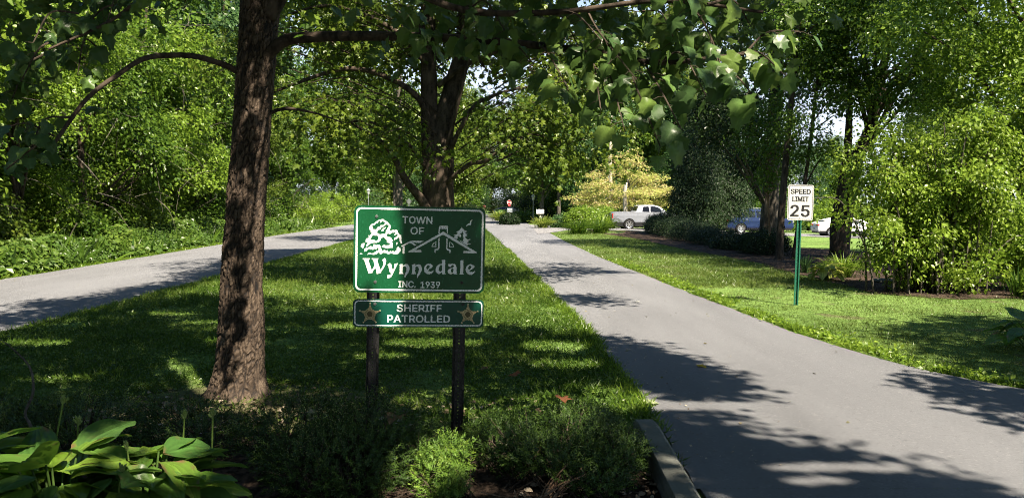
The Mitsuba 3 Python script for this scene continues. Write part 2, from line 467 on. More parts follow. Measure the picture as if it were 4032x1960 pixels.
def blob_sheet(poly, dz, step, seed, amp=.25):
    poly = Polygon(poly)
    b = LineString(list(poly.exterior.coords)).segmentize(step)
    p = np.array(b.coords)[:-1]
    p = p + amp * (np.stack([meshkit.fbm(np.c_[p * 1.1, 0 * p[:, :1]], 3, seed), meshkit.fbm(np.c_[p * 1.1, 0 * p[:, :1] + 9], 3, seed)], 1) - .5) * 2
    poly = Polygon(p).buffer(0)
    if hasattr(poly, 'geoms'):
        poly = max(poly.geoms, key=lambda g: g.area)
    x0, y0, x1, y1 = poly.bounds
    cells = [poly.intersection(sbox(a, c, a + 4, c + 4)) for a in np.arange(x0, x1, 4) for c in np.arange(y0, y1, 4)]
    ms = []
    for g in cells:
        for h in getattr(g, 'geoms', [g]):
            if h.geom_type == 'Polygon' and h.area > 1e-4:
                vv, ff = trimesh.creation.triangulate_polygon(h, engine='earcut')
                ms.append(trimesh.Trimesh(np.c_[vv, gz(vv[:, 0], vv[:, 1]) + dz], ff, process=False))
    return cat(ms), poly


BED = [(5.6, 44), (5.0, 52), (9.6, 51.5), (10.5, 40), (11.5, 32), (13.5, 28), (14.5, 18), (12, 15.0), (9.8, 14.3), (8.3, 14.2), (7.2, 14.9), (7.1, 19.2), (7.3, 24), (6.6, 30), (6.4, 38)]
bed_mesh, BEDP = blob_sheet(BED, 0.012, .6, 3)
part(None, 'mulch_bed', bed_mesh, 'mulch', kind='structure')
labels['mulch_bed']['label'] = 'dark mulch bed under the hedge and trees on the right'
front_mesh, FRONTP = blob_sheet([(-9, -6), (-9, 4.6), (-3.2, 5.6), (-1.6, 5.75), (.2, 5.75), (.92, 5.7), (.92, -6)], 0.010, .3, 8, .12)
part(None, 'mulch_bed', front_mesh, 'mulch', kind='structure')

# ------------------------------------------------------------------ kerb stub at the end of the bed
ky = np.linspace(-4, 5.75, 60)
sec = np.array([(-.085, -.1), (-.085, .125), (-.07, .150), (.055, .152), (.085, .12), (.092, -.1)])
kx = np.interp(ky, [-4, 4.2, 5.75], [.90, .968, 1.005])
kv = np.stack([kx[:, None] + sec[None, :, 0] * 1.0, np.repeat(ky[:, None], 6, 1), np.repeat(sec[None, :, 1], 60, 0)], -1)
kv[..., 0] += .006 * (meshkit.fbm(kv * 6, 3, 3) - .5) * 2
kv[..., 2] += .007 * (meshkit.fbm(kv * 5 + 7, 3, 3) - .5) * 2
kv[-1, :, 1] += [0, .0, -.02, -.03, -.04, -.05]
kv[-1, 1:5, 2] -= .02
i, j = np.meshgrid(np.arange(59), np.arange(5), indexing='ij')
q = np.stack([i * 6 + j, i * 6 + j + 1, (i + 1) * 6 + j + 1, (i + 1) * 6 + j], -1).reshape(-1, 4)[:, ::-1]
kf = np.vstack([q[:, [0, 1, 2]], q[:, [0, 2, 3]]])
e0 = 59 * 6
kf = np.vstack([kf, [[e0, e0 + 1 + t, e0 + 2 + t] for t in range(4)]])
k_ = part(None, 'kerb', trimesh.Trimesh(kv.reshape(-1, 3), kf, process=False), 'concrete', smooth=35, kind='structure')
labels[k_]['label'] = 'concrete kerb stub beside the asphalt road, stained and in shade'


# ------------------------------------------------------------------ grass and ground cover
def sample_poly(poly, n, r, dens=None):
    x0, y0, x1, y1 = poly.bounds
    out = []
    have = 0
    while have < n:
        p = np.c_[r.uniform(x0, x1, n * 2), r.uniform(y0, y1, n * 2)]
        ok = contains_xy(poly, p[:, 0], p[:, 1])
        if dens is not None:
            ok &= r.random(len(p)) < dens(p)
        out.append(p[ok]); have += ok.sum()
    return np.vstack(out)[:n]


BLADE = (np.array([[-.06, 0, 0], [.06, 0, 0], [-.045, .5, .05], [.045, .5, .05], [0, 1, .28]]), np.array([[0, 1, 3], [0, 3, 2], [2, 3, 4]]))
BLADE1 = (np.array([[-.07, 0, 0], [.07, 0, 0], [0, 1, .22]]), np.array([[0, 1, 2]]))
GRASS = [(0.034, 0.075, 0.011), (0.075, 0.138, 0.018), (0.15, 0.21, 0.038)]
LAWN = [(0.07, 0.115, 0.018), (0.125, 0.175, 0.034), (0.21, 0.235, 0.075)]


def blades(xy, h, pal, r, tpl, z=None, lean=.6, patch=1.2):
    n = len(xy)
    pos = np.c_[xy, (gz(xy[:, 0], xy[:, 1]) if z is None else z) - .004]
    tip = unit(np.c_[r.normal(size=(n, 2)) * lean, 0.55 + .5 * r.random(n)])
    nrm = r.normal(size=(n, 3)) * [1, 1, .3]
    t = meshkit.fbm(np.c_[xy * patch, np.zeros(n)], 3, 2)
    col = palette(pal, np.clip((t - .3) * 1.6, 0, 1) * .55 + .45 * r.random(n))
    s = h * (.5 + .9 * r.random(n)) * (.7 + .6 * meshkit.noise(np.c_[xy * 1.7, np.zeros(n)], 4))
    return scatter(pos, nrm, tip, s, col, tpl)


def broad(xy, h, size, pal, r, tpl=DIAM):
    """low broad leaves: clover, plantain, violets"""
    n = len(xy)
    pos = np.c_[xy, gz(xy[:, 0], xy[:, 1]) + h * r.random(n)]
    nrm = unit(np.c_[r.normal(size=(n, 2)) * .55, np.ones(n)])
    tip = np.c_[r.normal(size=(n, 2)), r.normal(size=n) * .3]
    col = palette(pal, r.random(n))
    return scatter(pos, nrm, tip, size * (.5 + r.random(n)), col, tpl)


rg = np.random.default_rng(5)
LE = np.array([(x, y) for x, y in LNEAR if 1 < y < 101])
RE = np.array([(x, y) for x, y in RLEFT if 1 < y < 111])
yy = np.linspace(5.0, 60, 80)
MEDIAN = Polygon(np.vstack([np.c_[interp_line(LNEAR, yy) + .02, yy], np.c_[interp_line(RLEFT, yy) - .02, yy][::-1]]))
MEDIAN = MEDIAN.difference(FRONTP.buffer(-.25))
RLAWN = Polygon([(p[0] - .02, p[1]) for p in RRIGHT[:11]] + [(4, 51), (5, 50), (5.6, 44), (6.4, 38), (6.6, 30), (7.3, 24), (7.1, 19.2), (7.1, 15.1), (8.2, 14.4), (9.8, 14.5), (12, 15.2), (16, 15), (16, 5.6), (9, 5.2)])
far_d = lambda p: np.clip((8.5 / p[:, 1]) ** 1.5, 0, 1)
bare = lambda p: np.where(np.hypot(p[:, 0] + 2.3, (p[:, 1] - 6.4) * 1.3) < 1.3, .22, 1) * np.clip(2.2 * meshkit.fbm(np.c_[p * 1.4, 0 * p[:, :1]], 3, 8) - .35, .12, 1)
NEARM = MEDIAN.intersection(sbox(-8, 5, 2, 13)); MIDM = MEDIAN.intersection(sbox(-9, 13, 2, 34)); FARM = MEDIAN.intersection(sbox(-9, 34, 2, 60))
NEARR = RLAWN.intersection(sbox(2, 5, 16, 16)); MIDR = RLAWN.intersection(sbox(2, 16, 9, 52))
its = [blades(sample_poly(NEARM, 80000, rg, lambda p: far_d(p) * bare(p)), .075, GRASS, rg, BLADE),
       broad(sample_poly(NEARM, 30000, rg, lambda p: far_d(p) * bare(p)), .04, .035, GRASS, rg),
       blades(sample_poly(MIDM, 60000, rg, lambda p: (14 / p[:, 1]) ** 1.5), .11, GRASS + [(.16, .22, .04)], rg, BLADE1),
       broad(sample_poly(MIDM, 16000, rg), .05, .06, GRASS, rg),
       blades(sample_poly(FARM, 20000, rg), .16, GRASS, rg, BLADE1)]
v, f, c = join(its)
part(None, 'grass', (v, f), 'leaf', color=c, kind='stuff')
labels['grass']['label'] = 'shaded weedy grass of the median strip'
labels['grass']['category'] = 'grass'
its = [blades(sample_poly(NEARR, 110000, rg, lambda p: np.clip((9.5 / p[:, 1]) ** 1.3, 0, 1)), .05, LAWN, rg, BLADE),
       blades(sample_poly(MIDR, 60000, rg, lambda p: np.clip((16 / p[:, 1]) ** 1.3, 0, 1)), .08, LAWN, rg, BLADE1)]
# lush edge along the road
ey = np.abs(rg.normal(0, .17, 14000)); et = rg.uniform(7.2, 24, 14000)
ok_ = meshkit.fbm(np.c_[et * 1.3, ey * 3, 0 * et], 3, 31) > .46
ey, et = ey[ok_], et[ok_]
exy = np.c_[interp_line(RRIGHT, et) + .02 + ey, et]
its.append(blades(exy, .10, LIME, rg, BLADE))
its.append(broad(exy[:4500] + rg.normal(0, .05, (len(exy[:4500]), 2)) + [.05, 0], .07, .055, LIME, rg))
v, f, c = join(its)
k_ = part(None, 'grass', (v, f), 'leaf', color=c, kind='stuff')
labels[k_] = {'kind': 'stuff', 'label': 'mown sunny lawn along the right side of the road', 'category': 'grass'}
# edge of the median along both roads
et = rg.uniform(5.8, 30, 9000); ex_ = np.abs(rg.normal(0, .12, 9000))
its = [blades(np.c_[interp_line(RLEFT, et) + .03 - ex_, et], .09, LIME, rg, BLADE)]
et = rg.uniform(9, 40, 9000); ex_ = np.abs(rg.normal(0, .14, 9000))
its.append(blades(np.c_[interp_line(LNEAR, et) - .03 + ex_, et], .09, LIME, rg, BLADE))
# verge and weeds beyond the left road
et = rg.uniform(13, 60, 24000); ex_ = np.abs(rg.normal(0, .45, 24000))
its.append(blades(np.c_[interp_line(LFAR, et) - .0 - ex_, et], .13, LIME, rg, BLADE))
v, f, c = join(its)
k_ = part(None, 'grass', (v, f), 'leaf', color=c, kind='stuff')
labels[k_] = {'kind': 'stuff', 'label': 'bright fringe of grass along the asphalt edges', 'category': 'grass'}

# ------------------------------------------------------------------ the town sign
YAW, ROLL = math.radians(7), math.radians(-1.35)
ex0 = np.array([math.cos(YAW), math.sin(YAW), 0]); ew = np.array([math.sin(YAW), -math.cos(YAW), 0]); up = np.array([0, 0, 1.0])
SX = ex0 * math.cos(ROLL) + up * math.sin(ROLL)
SV = np.cross(ew, SX)
O = np.array([-1.092, 5.33, 1.745])          # top left corner of the town panel, u right, v down (negative up)
W_, H_ = .914, .605


def to_panel(px, TL, TR, BL, w, h):
    """photo pixels of the printed marks -> metres on the panel (u right, v up)"""
    TL, TR, BL = (np.asarray(a, float) for a in (TL, TR, BL))
    M = np.linalg.inv(np.stack([(TR - TL) / w, (BL - TL) / h], 1))
    q = (np.asarray(px, float) - TL) @ M.T
    return q * [1, -1]


P1 = ((1383, 809), (1903.5, 825), (1377.4, 1153), W_, H_)
P2 = ((1376.8, 1178.9), (1890, 1193.5), (1373.6, 1290), W_, .198)


def rrect(x0, y0, x1, y1, r):
    return sbox(x0 + r, y0 + r, x1 - r, y1 - r).buffer(r, quad_segs=6)


def on_panel(shape, w0, d, O_):
    return place(extr(shape, d), O_ + ew * w0, SX, SV, ew)


def crop_poly(pts, ox, oy, s, frame, holes=()):
    cv = lambda a: to_panel(np.asarray(a, float) / s + [ox, oy], *frame)
    p = Polygon(cv(pts), [cv(h) for h in holes])
    return p.buffer(0)


def lettering(text, px, cap, frame, O_, width=None, bold=True, d=.0008):
    """text whose baseline starts at the photo pixel px; cap height and width in metres"""
    m = meshkit.text_mesh(text, cap, d, bold=bold)
    u, v = to_panel([px], *frame)[0]
    x0, x1 = m.bounds[0][0], m.bounds[1][0]
    vv = np.asarray(m.vertices).copy()
    vv[:, 0] = (vv[:, 0] - x0) * ((width / (x1 - x0)) if width else 1)
    m.vertices = vv + [u, v, 0]
    return place(m, O_ + ew * .0032, SX, SV, ew)


ts = thing('town_sign', 'green and white town sign with sheriff plate below, on two black steel posts', 'sign')
panel = rrect(0, -H_, W_, 0, .045)
k_panel = part(ts, 'town_panel', on_panel(panel, 0, .003, O), 'sign_green', label='larger green panel with house and tree emblem')
part(k_panel, 'border', on_panel(rrect(.014, -H_ + .014, W_ - .014, -.014, .038).difference(rrect(.026, -H_ + .026, W_ - .026, -.026, .028)), .0032, .0008, O), 'sign_white')
part(k_panel, 'lettering', lettering('TOWN', (1571.0, 882.0), .0475, P1, O, .208), 'sign_white')
part(k_panel, 'lettering', lettering('OF', (1603.0, 925.5), .0475, P1, O, .094), 'sign_white')
part(k_panel, 'lettering', lettering('INC.', (1554.5, 1136.5), .043, P1, O, .122), 'sign_white')
part(k_panel, 'lettering', lettering('1939', (1642.5, 1140.0), .043, P1, O, .137), 'sign_white')
w1 = lambda pts, holes=(): crop_poly(pts, 1400, 1010, 10.733, P1, holes)
w2 = lambda pts, holes=(): crop_poly(pts, 1630, 1010, 10.733, P1, holes)
sh = lambda pts, dx, dy: [(x + dx, y + dy) for x, y in pts]
gW = [(165, 98), (450, 98), (455, 130), (420, 170), (420, 230), (540, 600), (600, 520), (665, 390), (610, 190), (580, 150), (540, 125), (545, 103), (820, 110), (825, 135), (785, 170), (785, 220), (905, 605), (985, 490), (1030, 370), (1040, 290), (1020, 235), (975, 180), (1095, 98), (1130, 140), (1150, 210), (1140, 320), (1080, 460), (1010, 580), (930, 665), (940, 715), (850, 755), (750, 765), (750, 720), (700, 500), (655, 570), (570, 660), (580, 705), (490, 745), (390, 750), (385, 660), (235, 180), (200, 140), (165, 120)]
gy_ = [(1200, 385), (1310, 315), (1360, 360), (1385, 440), (1395, 530), (1440, 640), (1490, 500), (1490, 360), (1560, 345), (1645, 325), (1380, 890), (1330, 935), (1250, 955), (1195, 955), (1195, 830), (1260, 830), (1330, 810), (1375, 770), (1290, 680), (1265, 540), (1245, 440)]
gn = [(1700, 405), (1750, 370), (1860, 355), (1855, 440), (2010, 355), (2080, 400), (2140, 520), (2140, 620), (2080, 760), (1990, 860), (1965, 945), (1935, 945), (1920, 880), (1945, 800), (1990, 690), (2010, 590), (1990, 500), (1940, 465), (1880, 470), (1855, 490), (1850, 730), (1880, 765), (1875, 790), (1690, 785), (1690, 765), (1720, 730), (1725, 440)]
ge = [(285, 600), (300, 500), (370, 410), (480, 367), (560, 380), (630, 420), (680, 490), (440, 660), (500, 700), (570, 710), (640, 690), (690, 650), (700, 680), (640, 770), (560, 815), (480, 828), (380, 790), (310, 710)]
gh = [(410, 615), (390, 560), (395, 490), (440, 440), (490, 435), (530, 480), (520, 530), (480, 580)]
gd = [(775, 610), (800, 520), (880, 430), (960, 395), (1060, 380), (1060, 270), (1040, 240), (1090, 215), (1190, 205), (1185, 760), (1215, 830), (1060, 835), (1050, 760), (920, 830), (840, 780), (790, 710)]
gdh = [(915, 580), (940, 510), (990, 450), (1060, 440), (1050, 700), (1000, 715), (950, 700), (920, 650)]
ga = [(1310, 400), (1380, 405), (1500, 388), (1600, 400), (1660, 460), (1680, 540), (1680, 770), (1710, 845), (1565, 835), (1545, 820), (1420, 845), (1340, 810), (1295, 730), (1310, 660), (1370, 600), (1450, 570), (1550, 555), (1550, 470), (1510, 435), (1470, 460), (1420, 515), (1370, 520), (1325, 480)]
gah = [(1430, 680), (1450, 630), (1490, 600), (1545, 595), (1540, 770), (1490, 775), (1445, 740)]
gl = [(1830, 275), (1880, 245), (1978, 238), (1965, 800), (1998, 860), (1800, 858), (1835, 800), (1850, 330)]
name = [w1(gW), w1(gy_), w1(gn), w1(sh(gn, 528, 18)), w2(ge, [gh]), w2(gd, [gdh]), w2(ga, [gah]), w2(gl), w2(sh(ge, 1790, 57), [sh(gh, 1790, 50)])]
part(k_panel, 'lettering', cat([on_panel(g, .0032, .0008, O) for g in name]), 'sign_white', label='town name in large rounded white letters')
tc = lambda pts, holes=(): crop_poly(pts, 1400, 855, 8.078, P1, holes)
hc = lambda pts, holes=(): crop_poly(pts, 1560, 855, 7.825, P1, holes)
t1 = [(330, 330), (400, 240), (490, 215), (520, 180), (640, 100), (770, 80), (830, 130), (910, 170), (960, 240), (1015, 290), (1010, 350), (975, 440), (1020, 455), (1080, 430), (1140, 440), (1200, 425), (1240, 460), (1240, 520), (1280, 550), (1290, 585), (1345, 605), (1345, 690), (1355, 770), (1380, 850), (1330, 875), (1300, 800), (1285, 690), (1265, 655), (1240, 700), (1120, 755), (1125, 680), (1190, 660), (1235, 590), (1230, 560), (1180, 580), (1130, 610), (1125, 590), (1165, 520), (1165, 495), (1110, 520), (1060, 510), (1000, 560), (920, 535), (870, 600), (920, 650), (1025, 670), (1035, 720), (1090, 770), (1025, 820), (1080, 830), (1075, 880), (1085, 910), (1065, 960), (1075, 1000), (1020, 1000), (950, 1000), (905, 1028), (850, 1000), (725, 980), (770, 910), (830, 910), (860, 935), (910, 910), (925, 940), (960, 905), (995, 925), (1000, 890), (960, 840), (900, 835), (880, 795), (935, 760), (880, 745), (830, 700), (805, 650), (710, 690), (670, 790), (580, 830), (480, 830), (370, 860), (320, 900), (235, 965), (240, 890), (300, 850), (270, 820), (220, 820), (225, 730), (245, 690), (310, 680), (325, 660), (305, 590), (355, 600), (400, 545), (430, 530), (380, 490), (385, 450), (340, 410)]
h1 = [(410, 290), (510, 265), (540, 215), (605, 215), (625, 140), (685, 125), (670, 205), (750, 140), (785, 145), (795, 175), (840, 200), (780, 280), (690, 270), (680, 315), (590, 340), (550, 425), (505, 395), (465, 420), (450, 350), (415, 350), (440, 320)]
h2 = [(560, 525), (620, 420), (690, 410), (720, 345), (790, 320), (850, 255), (900, 255), (955, 300), (940, 345), (905, 360), (900, 410), (860, 440), (855, 520), (825, 560), (760, 540), (690, 570), (640, 560), (610, 530)]
h3 = [(335, 740), (390, 690), (420, 610), (470, 595), (515, 605), (570, 600), (620, 625), (630, 680), (610, 740), (560, 770), (520, 765), (500, 740)]
t2 = [(170, 1060), (190, 1010), (260, 985), (300, 980), (370, 935), (450, 960), (480, 870), (545, 915), (655, 890), (690, 945), (690, 1010), (725, 1040), (725, 1090), (830, 1065), (855, 1100), (915, 1075), (930, 1140), (1010, 1105), (1040, 1120), (1100, 1100), (1115, 1150), (1165, 1085), (1200, 1090), (1205, 1000), (1250, 955), (1280, 1000), (1325, 1015), (1330, 1110), (1290, 1140), (1245, 1200), (1120, 1205), (1020, 1175), (930, 1210), (870, 1165), (790, 1150), (740, 1165), (710, 1200), (670, 1200), (660, 1150), (620, 1140), (560, 1200), (480, 1215), (330, 1195), (255, 1215), (320, 1145), (420, 1175), (480, 1160), (510, 1120), (540, 1130), (560, 1075), (600, 1085), (640, 1050), (600, 980), (550, 1045), (495, 1020), (440, 1065), (420, 1020), (370, 1050), (330, 1015), (265, 1060), (250, 1100), (215, 1080), (185, 1120)]
emb = [tc(t1, [h1, h2, h3]), tc([(705, 465), (765, 380), (860, 335), (855, 370), (805, 405), (790, 450), (760, 475)]), tc(t2),
       tc([(65, 940), (80, 880), (130, 845), (200, 845), (175, 890), (175, 920), (155, 940), (155, 975), (120, 1020), (100, 975), (75, 975)]),
       tc([(30, 1195), (55, 1155), (125, 1180), (95, 1200)]), tc([(1190, 830), (1230, 830), (1215, 890), (1180, 930), (1195, 880)])]
part(k_panel, 'tree_emblem', cat([on_panel(g, .0032, .0008, O) for g in emb]), 'sign_white')
emb = [hc([(270, 1105), (290, 1080), (1345, 490), (1375, 495), (2400, 1145), (2405, 1180), (1985, 1165), (1985, 1105), (2225, 1110), (1345, 580), (470, 1045), (675, 1055), (670, 1125), (270, 1115)]),
       hc([(1205, 548), (1220, 340), (1250, 305), (1300, 300), (1480, 305), (1503, 330), (1500, 555), (1465, 530), (1465, 405), (1245, 400), (1245, 528)], [[(x, 365), (x + 14, 335), (x + 28, 365)] for x in (1245, 1295, 1350, 1410, 1460)]),
       hc([(1200, 700), (1245, 680), (1235, 1000), (1200, 1060), (1120, 1065), (1118, 1142), (1078, 1142), (1080, 1045), (1100, 1028), (1170, 1025), (1190, 1000)]),
       hc([(1450, 695), (1495, 715), (1485, 1000), (1500, 1030), (1570, 1045), (1588, 1065), (1583, 1158), (1543, 1155), (1540, 1085), (1480, 1075), (1445, 1030)]),
       hc([(990, 955), (1005, 890), (1060, 825), (1140, 800), (1135, 962)], [[(1015, 935), (1035, 890), (1075, 845), (1115, 828), (1112, 938)]]),
       hc([(1540, 815), (1610, 830), (1665, 890), (1682, 975), (1535, 975)], [[(1560, 835), (1610, 860), (1650, 910), (1660, 955), (1558, 952)]]),
       hc([(48, 905), (345, 762), (520, 893), (470, 915), (330, 820), (65, 942)]), hc([(95, 940), (160, 915), (155, 1158), (93, 1158)]), hc([(362, 755), (745, 765), (655, 825), (440, 820)])]
part(k_panel, 'house_emblem', cat([on_panel(g, .0032, .0008, O) for g in emb]), 'sign_white')
part(k_panel, 'pine_emblem', on_panel(hc([(1930, 350), (1965, 400), (2020, 460), (2110, 490), (2110, 500), (2010, 505), (2060, 560), (2125, 580), (2060, 605), (2115, 630), (2025, 650), (2060, 700), (2115, 740), (2210, 738), (2150, 780), (2095, 790), (2160, 815), (2100, 840), (2120, 870), (2230, 875), (2180, 895), (2100, 900), (2125, 945), (2050, 900), (1900, 810), (1865, 755), (1910, 790), (1950, 790), (1985, 835), (1985, 800), (1965, 735), (2010, 715), (1975, 660), (1960, 600), (1995, 560), (1950, 495), (1920, 545), (1860, 565), (1915, 580), (1915, 640), (1895, 670), (1860, 665), (1835, 635), (1770, 680), (1820, 685), (1775, 730), (1680, 670), (1730, 635), (1680, 585), (1740, 580), (1780, 575), (1820, 535), (1755, 505), (1840, 465), (1890, 410)]), .0032, .0008, O), 'sign_white')
part(k_panel, 'bird_emblem', on_panel(hc([(2063, 350), (2080, 300), (2130, 245), (2180, 240), (2190, 180), (2225, 140), (2275, 120), (2230, 190), (2222, 295), (2190, 290), (2130, 290)]), .0032, .0008, O), 'sign_white')

O2 = O + SV * (-to_panel([(1376.8, 1178.9)], *P1)[0][1] * -1) + SX * to_panel([(1376.8, 1178.9)], *P1)[0][0]
k_sher = part(ts, 'sheriff_panel', on_panel(rrect(0, -.198, W_, 0, .03), 0, .003, O2), 'sign_teal', label='smaller green plate with two gold stars')
part(k_sher, 'border', on_panel(rrect(.010, -.188, W_ - .010, -.010, .03).difference(rrect(.018, -.180, W_ - .018, -.018, .024)), .0032, .0008, O2), 'sign_white')
part(k_sher, 'lettering', lettering('SHERIFF', (1545.5, 1232.0), .0485, P2, O2, .315), 'sign_white')
part(k_sher, 'lettering', lettering('PATROLLED', (1507.5, 1273.5), .0485, P2, O2, .440), 'sign_white')
for px in ((1441, 1240), (1825.5, 1250.5)):
    c0 = to_panel([px], *P2)[0]
    pts = []
    for i in range(10):
        a = math.pi / 2 + i * math.pi / 5
        q = .073 if i % 2 == 0 else .029
        pts.append((c0[0] + q * math.cos(a), c0[1] + q * math.sin(a)))
    star = Polygon(pts)
    st = part(k_sher, 'star', on_panel(star, .0032, .001, O2), 'gold_plate')
    C0 = O2 + SX * c0[0] + SV * c0[1]
    ring = lambda a, b: Point(*c0).buffer(a).difference(Point(*c0).buffer(b))
    part(st, 'ring', on_panel(ring(.038, .0215), .0043, .0008, O2), 'gold_plate')
    part(st, 'seal', on_panel(Point(*c0).buffer(.020), .0043, .0006, O2), 'gold_dark')
    part(st, 'ring', on_panel(unary_union([ring(.039, .037), ring(.0222, .0205)]), .0052, .0005, O2), 'gold_pale')
    rays = unary_union([LineString([(c0[0] + .024 * math.cos(a), c0[1] + .024 * math.sin(a)), (c0[0] + .036 * math.cos(a), c0[1] + .036 * math.sin(a))]).buffer(.0011) for a in np.arange(0, 2 * math.pi, math.pi / 9)])
    part(st, 'ray', on_panel(rays, .0053, .0004, O2), 'gold_dark', kind='stuff')
    for i in range(5):
        s_ = trimesh.creation.icosphere(2, .0062)
        s_.apply_translation(C0 + SX * (pts[2 * i][0] - c0[0]) + SV * (pts[2 * i][1] - c0[1]) + ew * .006)
        part(st, 'tip', s_, 'gold_pale', smooth=True)


def hat_post(w, d, L, t=.004, hole=.0048, pitch=.0254, z0=.05, front=True):
    """flanged channel post with a row of holes: x across, y towards the viewer, z up; front: the holed web is nearer the viewer than the flanges"""
    m = extr(sbox(-w * .27, 0, w * .27, L).difference(unary_union([Point(0, z).buffer(hole, quad_segs=2) for z in np.arange(z0, L - .02, pitch)])), t)
    v = np.asarray(m.vertices)
    m.vertices = np.stack([v[:, 0], v[:, 2] - (0 if front else d - t), v[:, 1]], -1)
    m.invert()
    y = -d + t if front else 0
    ms = [m] + [bx(min(s * w * .3, s * w / 2), max(s * w * .3, s * w / 2), y, y + t, 0, L) for s in (-1, 1)]
    ms += [bx(min(s * w * .27, s * w * .3), max(s * w * .27, s * w * .3), -d + t, t, 0, L) for s in (-1, 1)]
    return cat(ms)


def lean_post(mesh, foot, ex, vz, ey):
    return place(mesh, np.asarray(foot, float), ex, ey, vz)


for px in ((1452.5, 1350), (1797.5, 1360)):
    u, v = to_panel([px], *P1)[0]
    base = O + SX * u + SV * v - ew * .002
    foot = base - SV * ((base[2] + .25) / SV[2])
    L = (O[2] - foot[2]) / SV[2] - .05
    part(ts, 'post', lean_post(hat_post(.088, .035, L), foot, SX, SV, ew), 'post_black')


def bolt(at):
    m = trimesh.creation.cylinder(.0075, .006, sections=6)
    w = trimesh.creation.cylinder(.011, .0016, sections=16)
    m.apply_translation((0, 0, .0045)); w.apply_translation((0, 0, .0012))
    return place(cat([m, w]), at, SX, SV, ew)


for px, fr, o_, bs in (((1470.5, 854), P1, O, 'zinc'), ((1464, 1113), P1, O, 'zinc'), ((1808, 1123), P1, O, 'post_black'), ((1461.5, 1200), P2, O2, 'zinc'), ((1807, 1209), P2, O2, 'post_black')):
    u, v = to_panel([px], *fr)[0]
    part(ts, 'bolt', bolt(o_ + SX * u + SV * v + ew * .003), bs)

# ------------------------------------------------------------------ speed limit sign
sp = thing('speed_limit_sign', 'white speed limit 25 sign on a green steel post in the sunny lawn', 'sign')
a_ = math.radians(4); roll = math.radians(-1.2)
X2 = np.array([math.cos(a_), math.sin(a_), 0]) * math.cos(roll) + up * math.sin(roll)
N2 = np.array([math.sin(a_), -math.cos(a_), 0]); V2 = np.cross(N2, X2)
foot2 = np.array([4.93, 13.3, -.3])
part(sp, 'post', lean_post(hat_post(.082, .032, 2.35, hole=.006, front=False), foot2, X2, V2, N2), 'post_green')
O3 = foot2 + V2 * 2.385 - X2 * .222 + N2 * .003
pan = lambda s, w0, d: place(extr(s, d), O3 + N2 * w0, X2, V2, N2)
pk = part(sp, 'panel', pan(rrect(0, -.61, .457, 0, .035), 0, .003), 'sign_enamel')
part(pk, 'border', pan(rrect(.012, -.598, .445, -.012, .03).difference(rrect(.021, -.589, .436, -.021, .022)), .0034, .001), 'letter_black')


def text3(t, u, v, cap, width, bold=True):
    m = meshkit.text_mesh(t, cap, .001, bold=bold)
    vv = np.asarray(m.vertices).copy()
    x0, x1 = m.bounds[0][0], m.bounds[1][0]
    vv[:, 0] = (vv[:, 0] - x0) * width / (x1 - x0) + u
    vv[:, 1] += v
    m.vertices = vv
    # strokes widened sideways to the sign's heavier lettering
    return cat([place(m, O3 + N2 * (.0034 + .0003 * i_) + X2 * s_, X2, V2, N2) for i_, s_ in enumerate((0, -.003, .003))])


part(pk, 'lettering', text3('SPEED', .048, -.157, .082, .352), 'letter_black')
part(pk, 'lettering', text3('LIMIT', .080, -.285, .082, .285), 'letter_black')
part(pk, 'lettering', text3('25', .052, -.542, .190, .345), 'letter_black')
for v_ in (-.045, -.568):
    c_ = trimesh.creation.cylinder(.007, .008, sections=10)
    part(sp, 'bolt', place(c_, O3 + X2 * .225 + V2 * v_ + N2 * .006, X2, V2, N2), 'zinc')

# ------------------------------------------------------------------ trees
MAPLE = fan([(0, 0, 0), (.34, .02, -.06), (.24, .3, .04), (.52, .55, -.1), (.18, .6, .02), (0, 1, -.16), (-.18, .6, .02), (-.52, .55, -.1), (-.24, .3, .04), (-.34, .02, -.06)], (0, .4, .05))
SH = SUN[:2] / SUN[2]


def frame(pos, nrm, tip, s):
    t = unit(tip); n = unit(nrm - t * (nrm @ t)); b = np.cross(t, n)
    m = np.eye(4)
    m[:3, 0], m[:3, 1], m[:3, 2], m[:3, 3] = b * s, t * s, n * s, pos
    return T(m)


# the tree in front, left of the sign: furrowed trunk, two long limbs, large lobed leaves
ft = thing('tulip_tree', 'tall furrowed tree trunk left of the town sign with long low limbs', 'tree')
fx = np.array([[-2.545, 7.04, -.12], [-2.53, 7.04, 0], [-2.495, 7.04, .6], [-2.488, 7.05, 1.07], [-2.43, 7.05, 1.8], [-2.36, 7.05, 2.53], [-2.31, 7.05, 3.07], [-2.27, 7.06, 3.6], [-2.30, 7.08, 5.2], [-2.2, 7.1, 7.6], [-2.1, 7.1, 10.5]])
fr = np.array([.24, .232, .203, .182, .171, .163, .166, .17, .14, .11, .05])
NZ, NA = 860, 216
zz = np.concatenate([np.linspace(-.12, 4.2, 800), np.linspace(4.21, 10.5, 60)])
cx, cy, rad = (np.interp(zz, fx[:, 2], q) for q in (fx[:, 0], fx[:, 1], fr))
th = np.linspace(0, 2 * np.pi, NA, endpoint=False)
TH, ZZ = np.meshgrid(th, zz)
ux, uy = np.cos(TH), np.sin(TH)
pn = np.stack([ux * 4.2, uy * 4.2, ZZ * 2.6], -1)
wx = (meshkit.fbm(pn * 1.2, 3, 3) - .5)
from scipy.spatial import cKDTree
CIRC = 1.12                                     # the bark's plates are laid out on the unrolled trunk, metres
rb_ = np.random.default_rng(17)


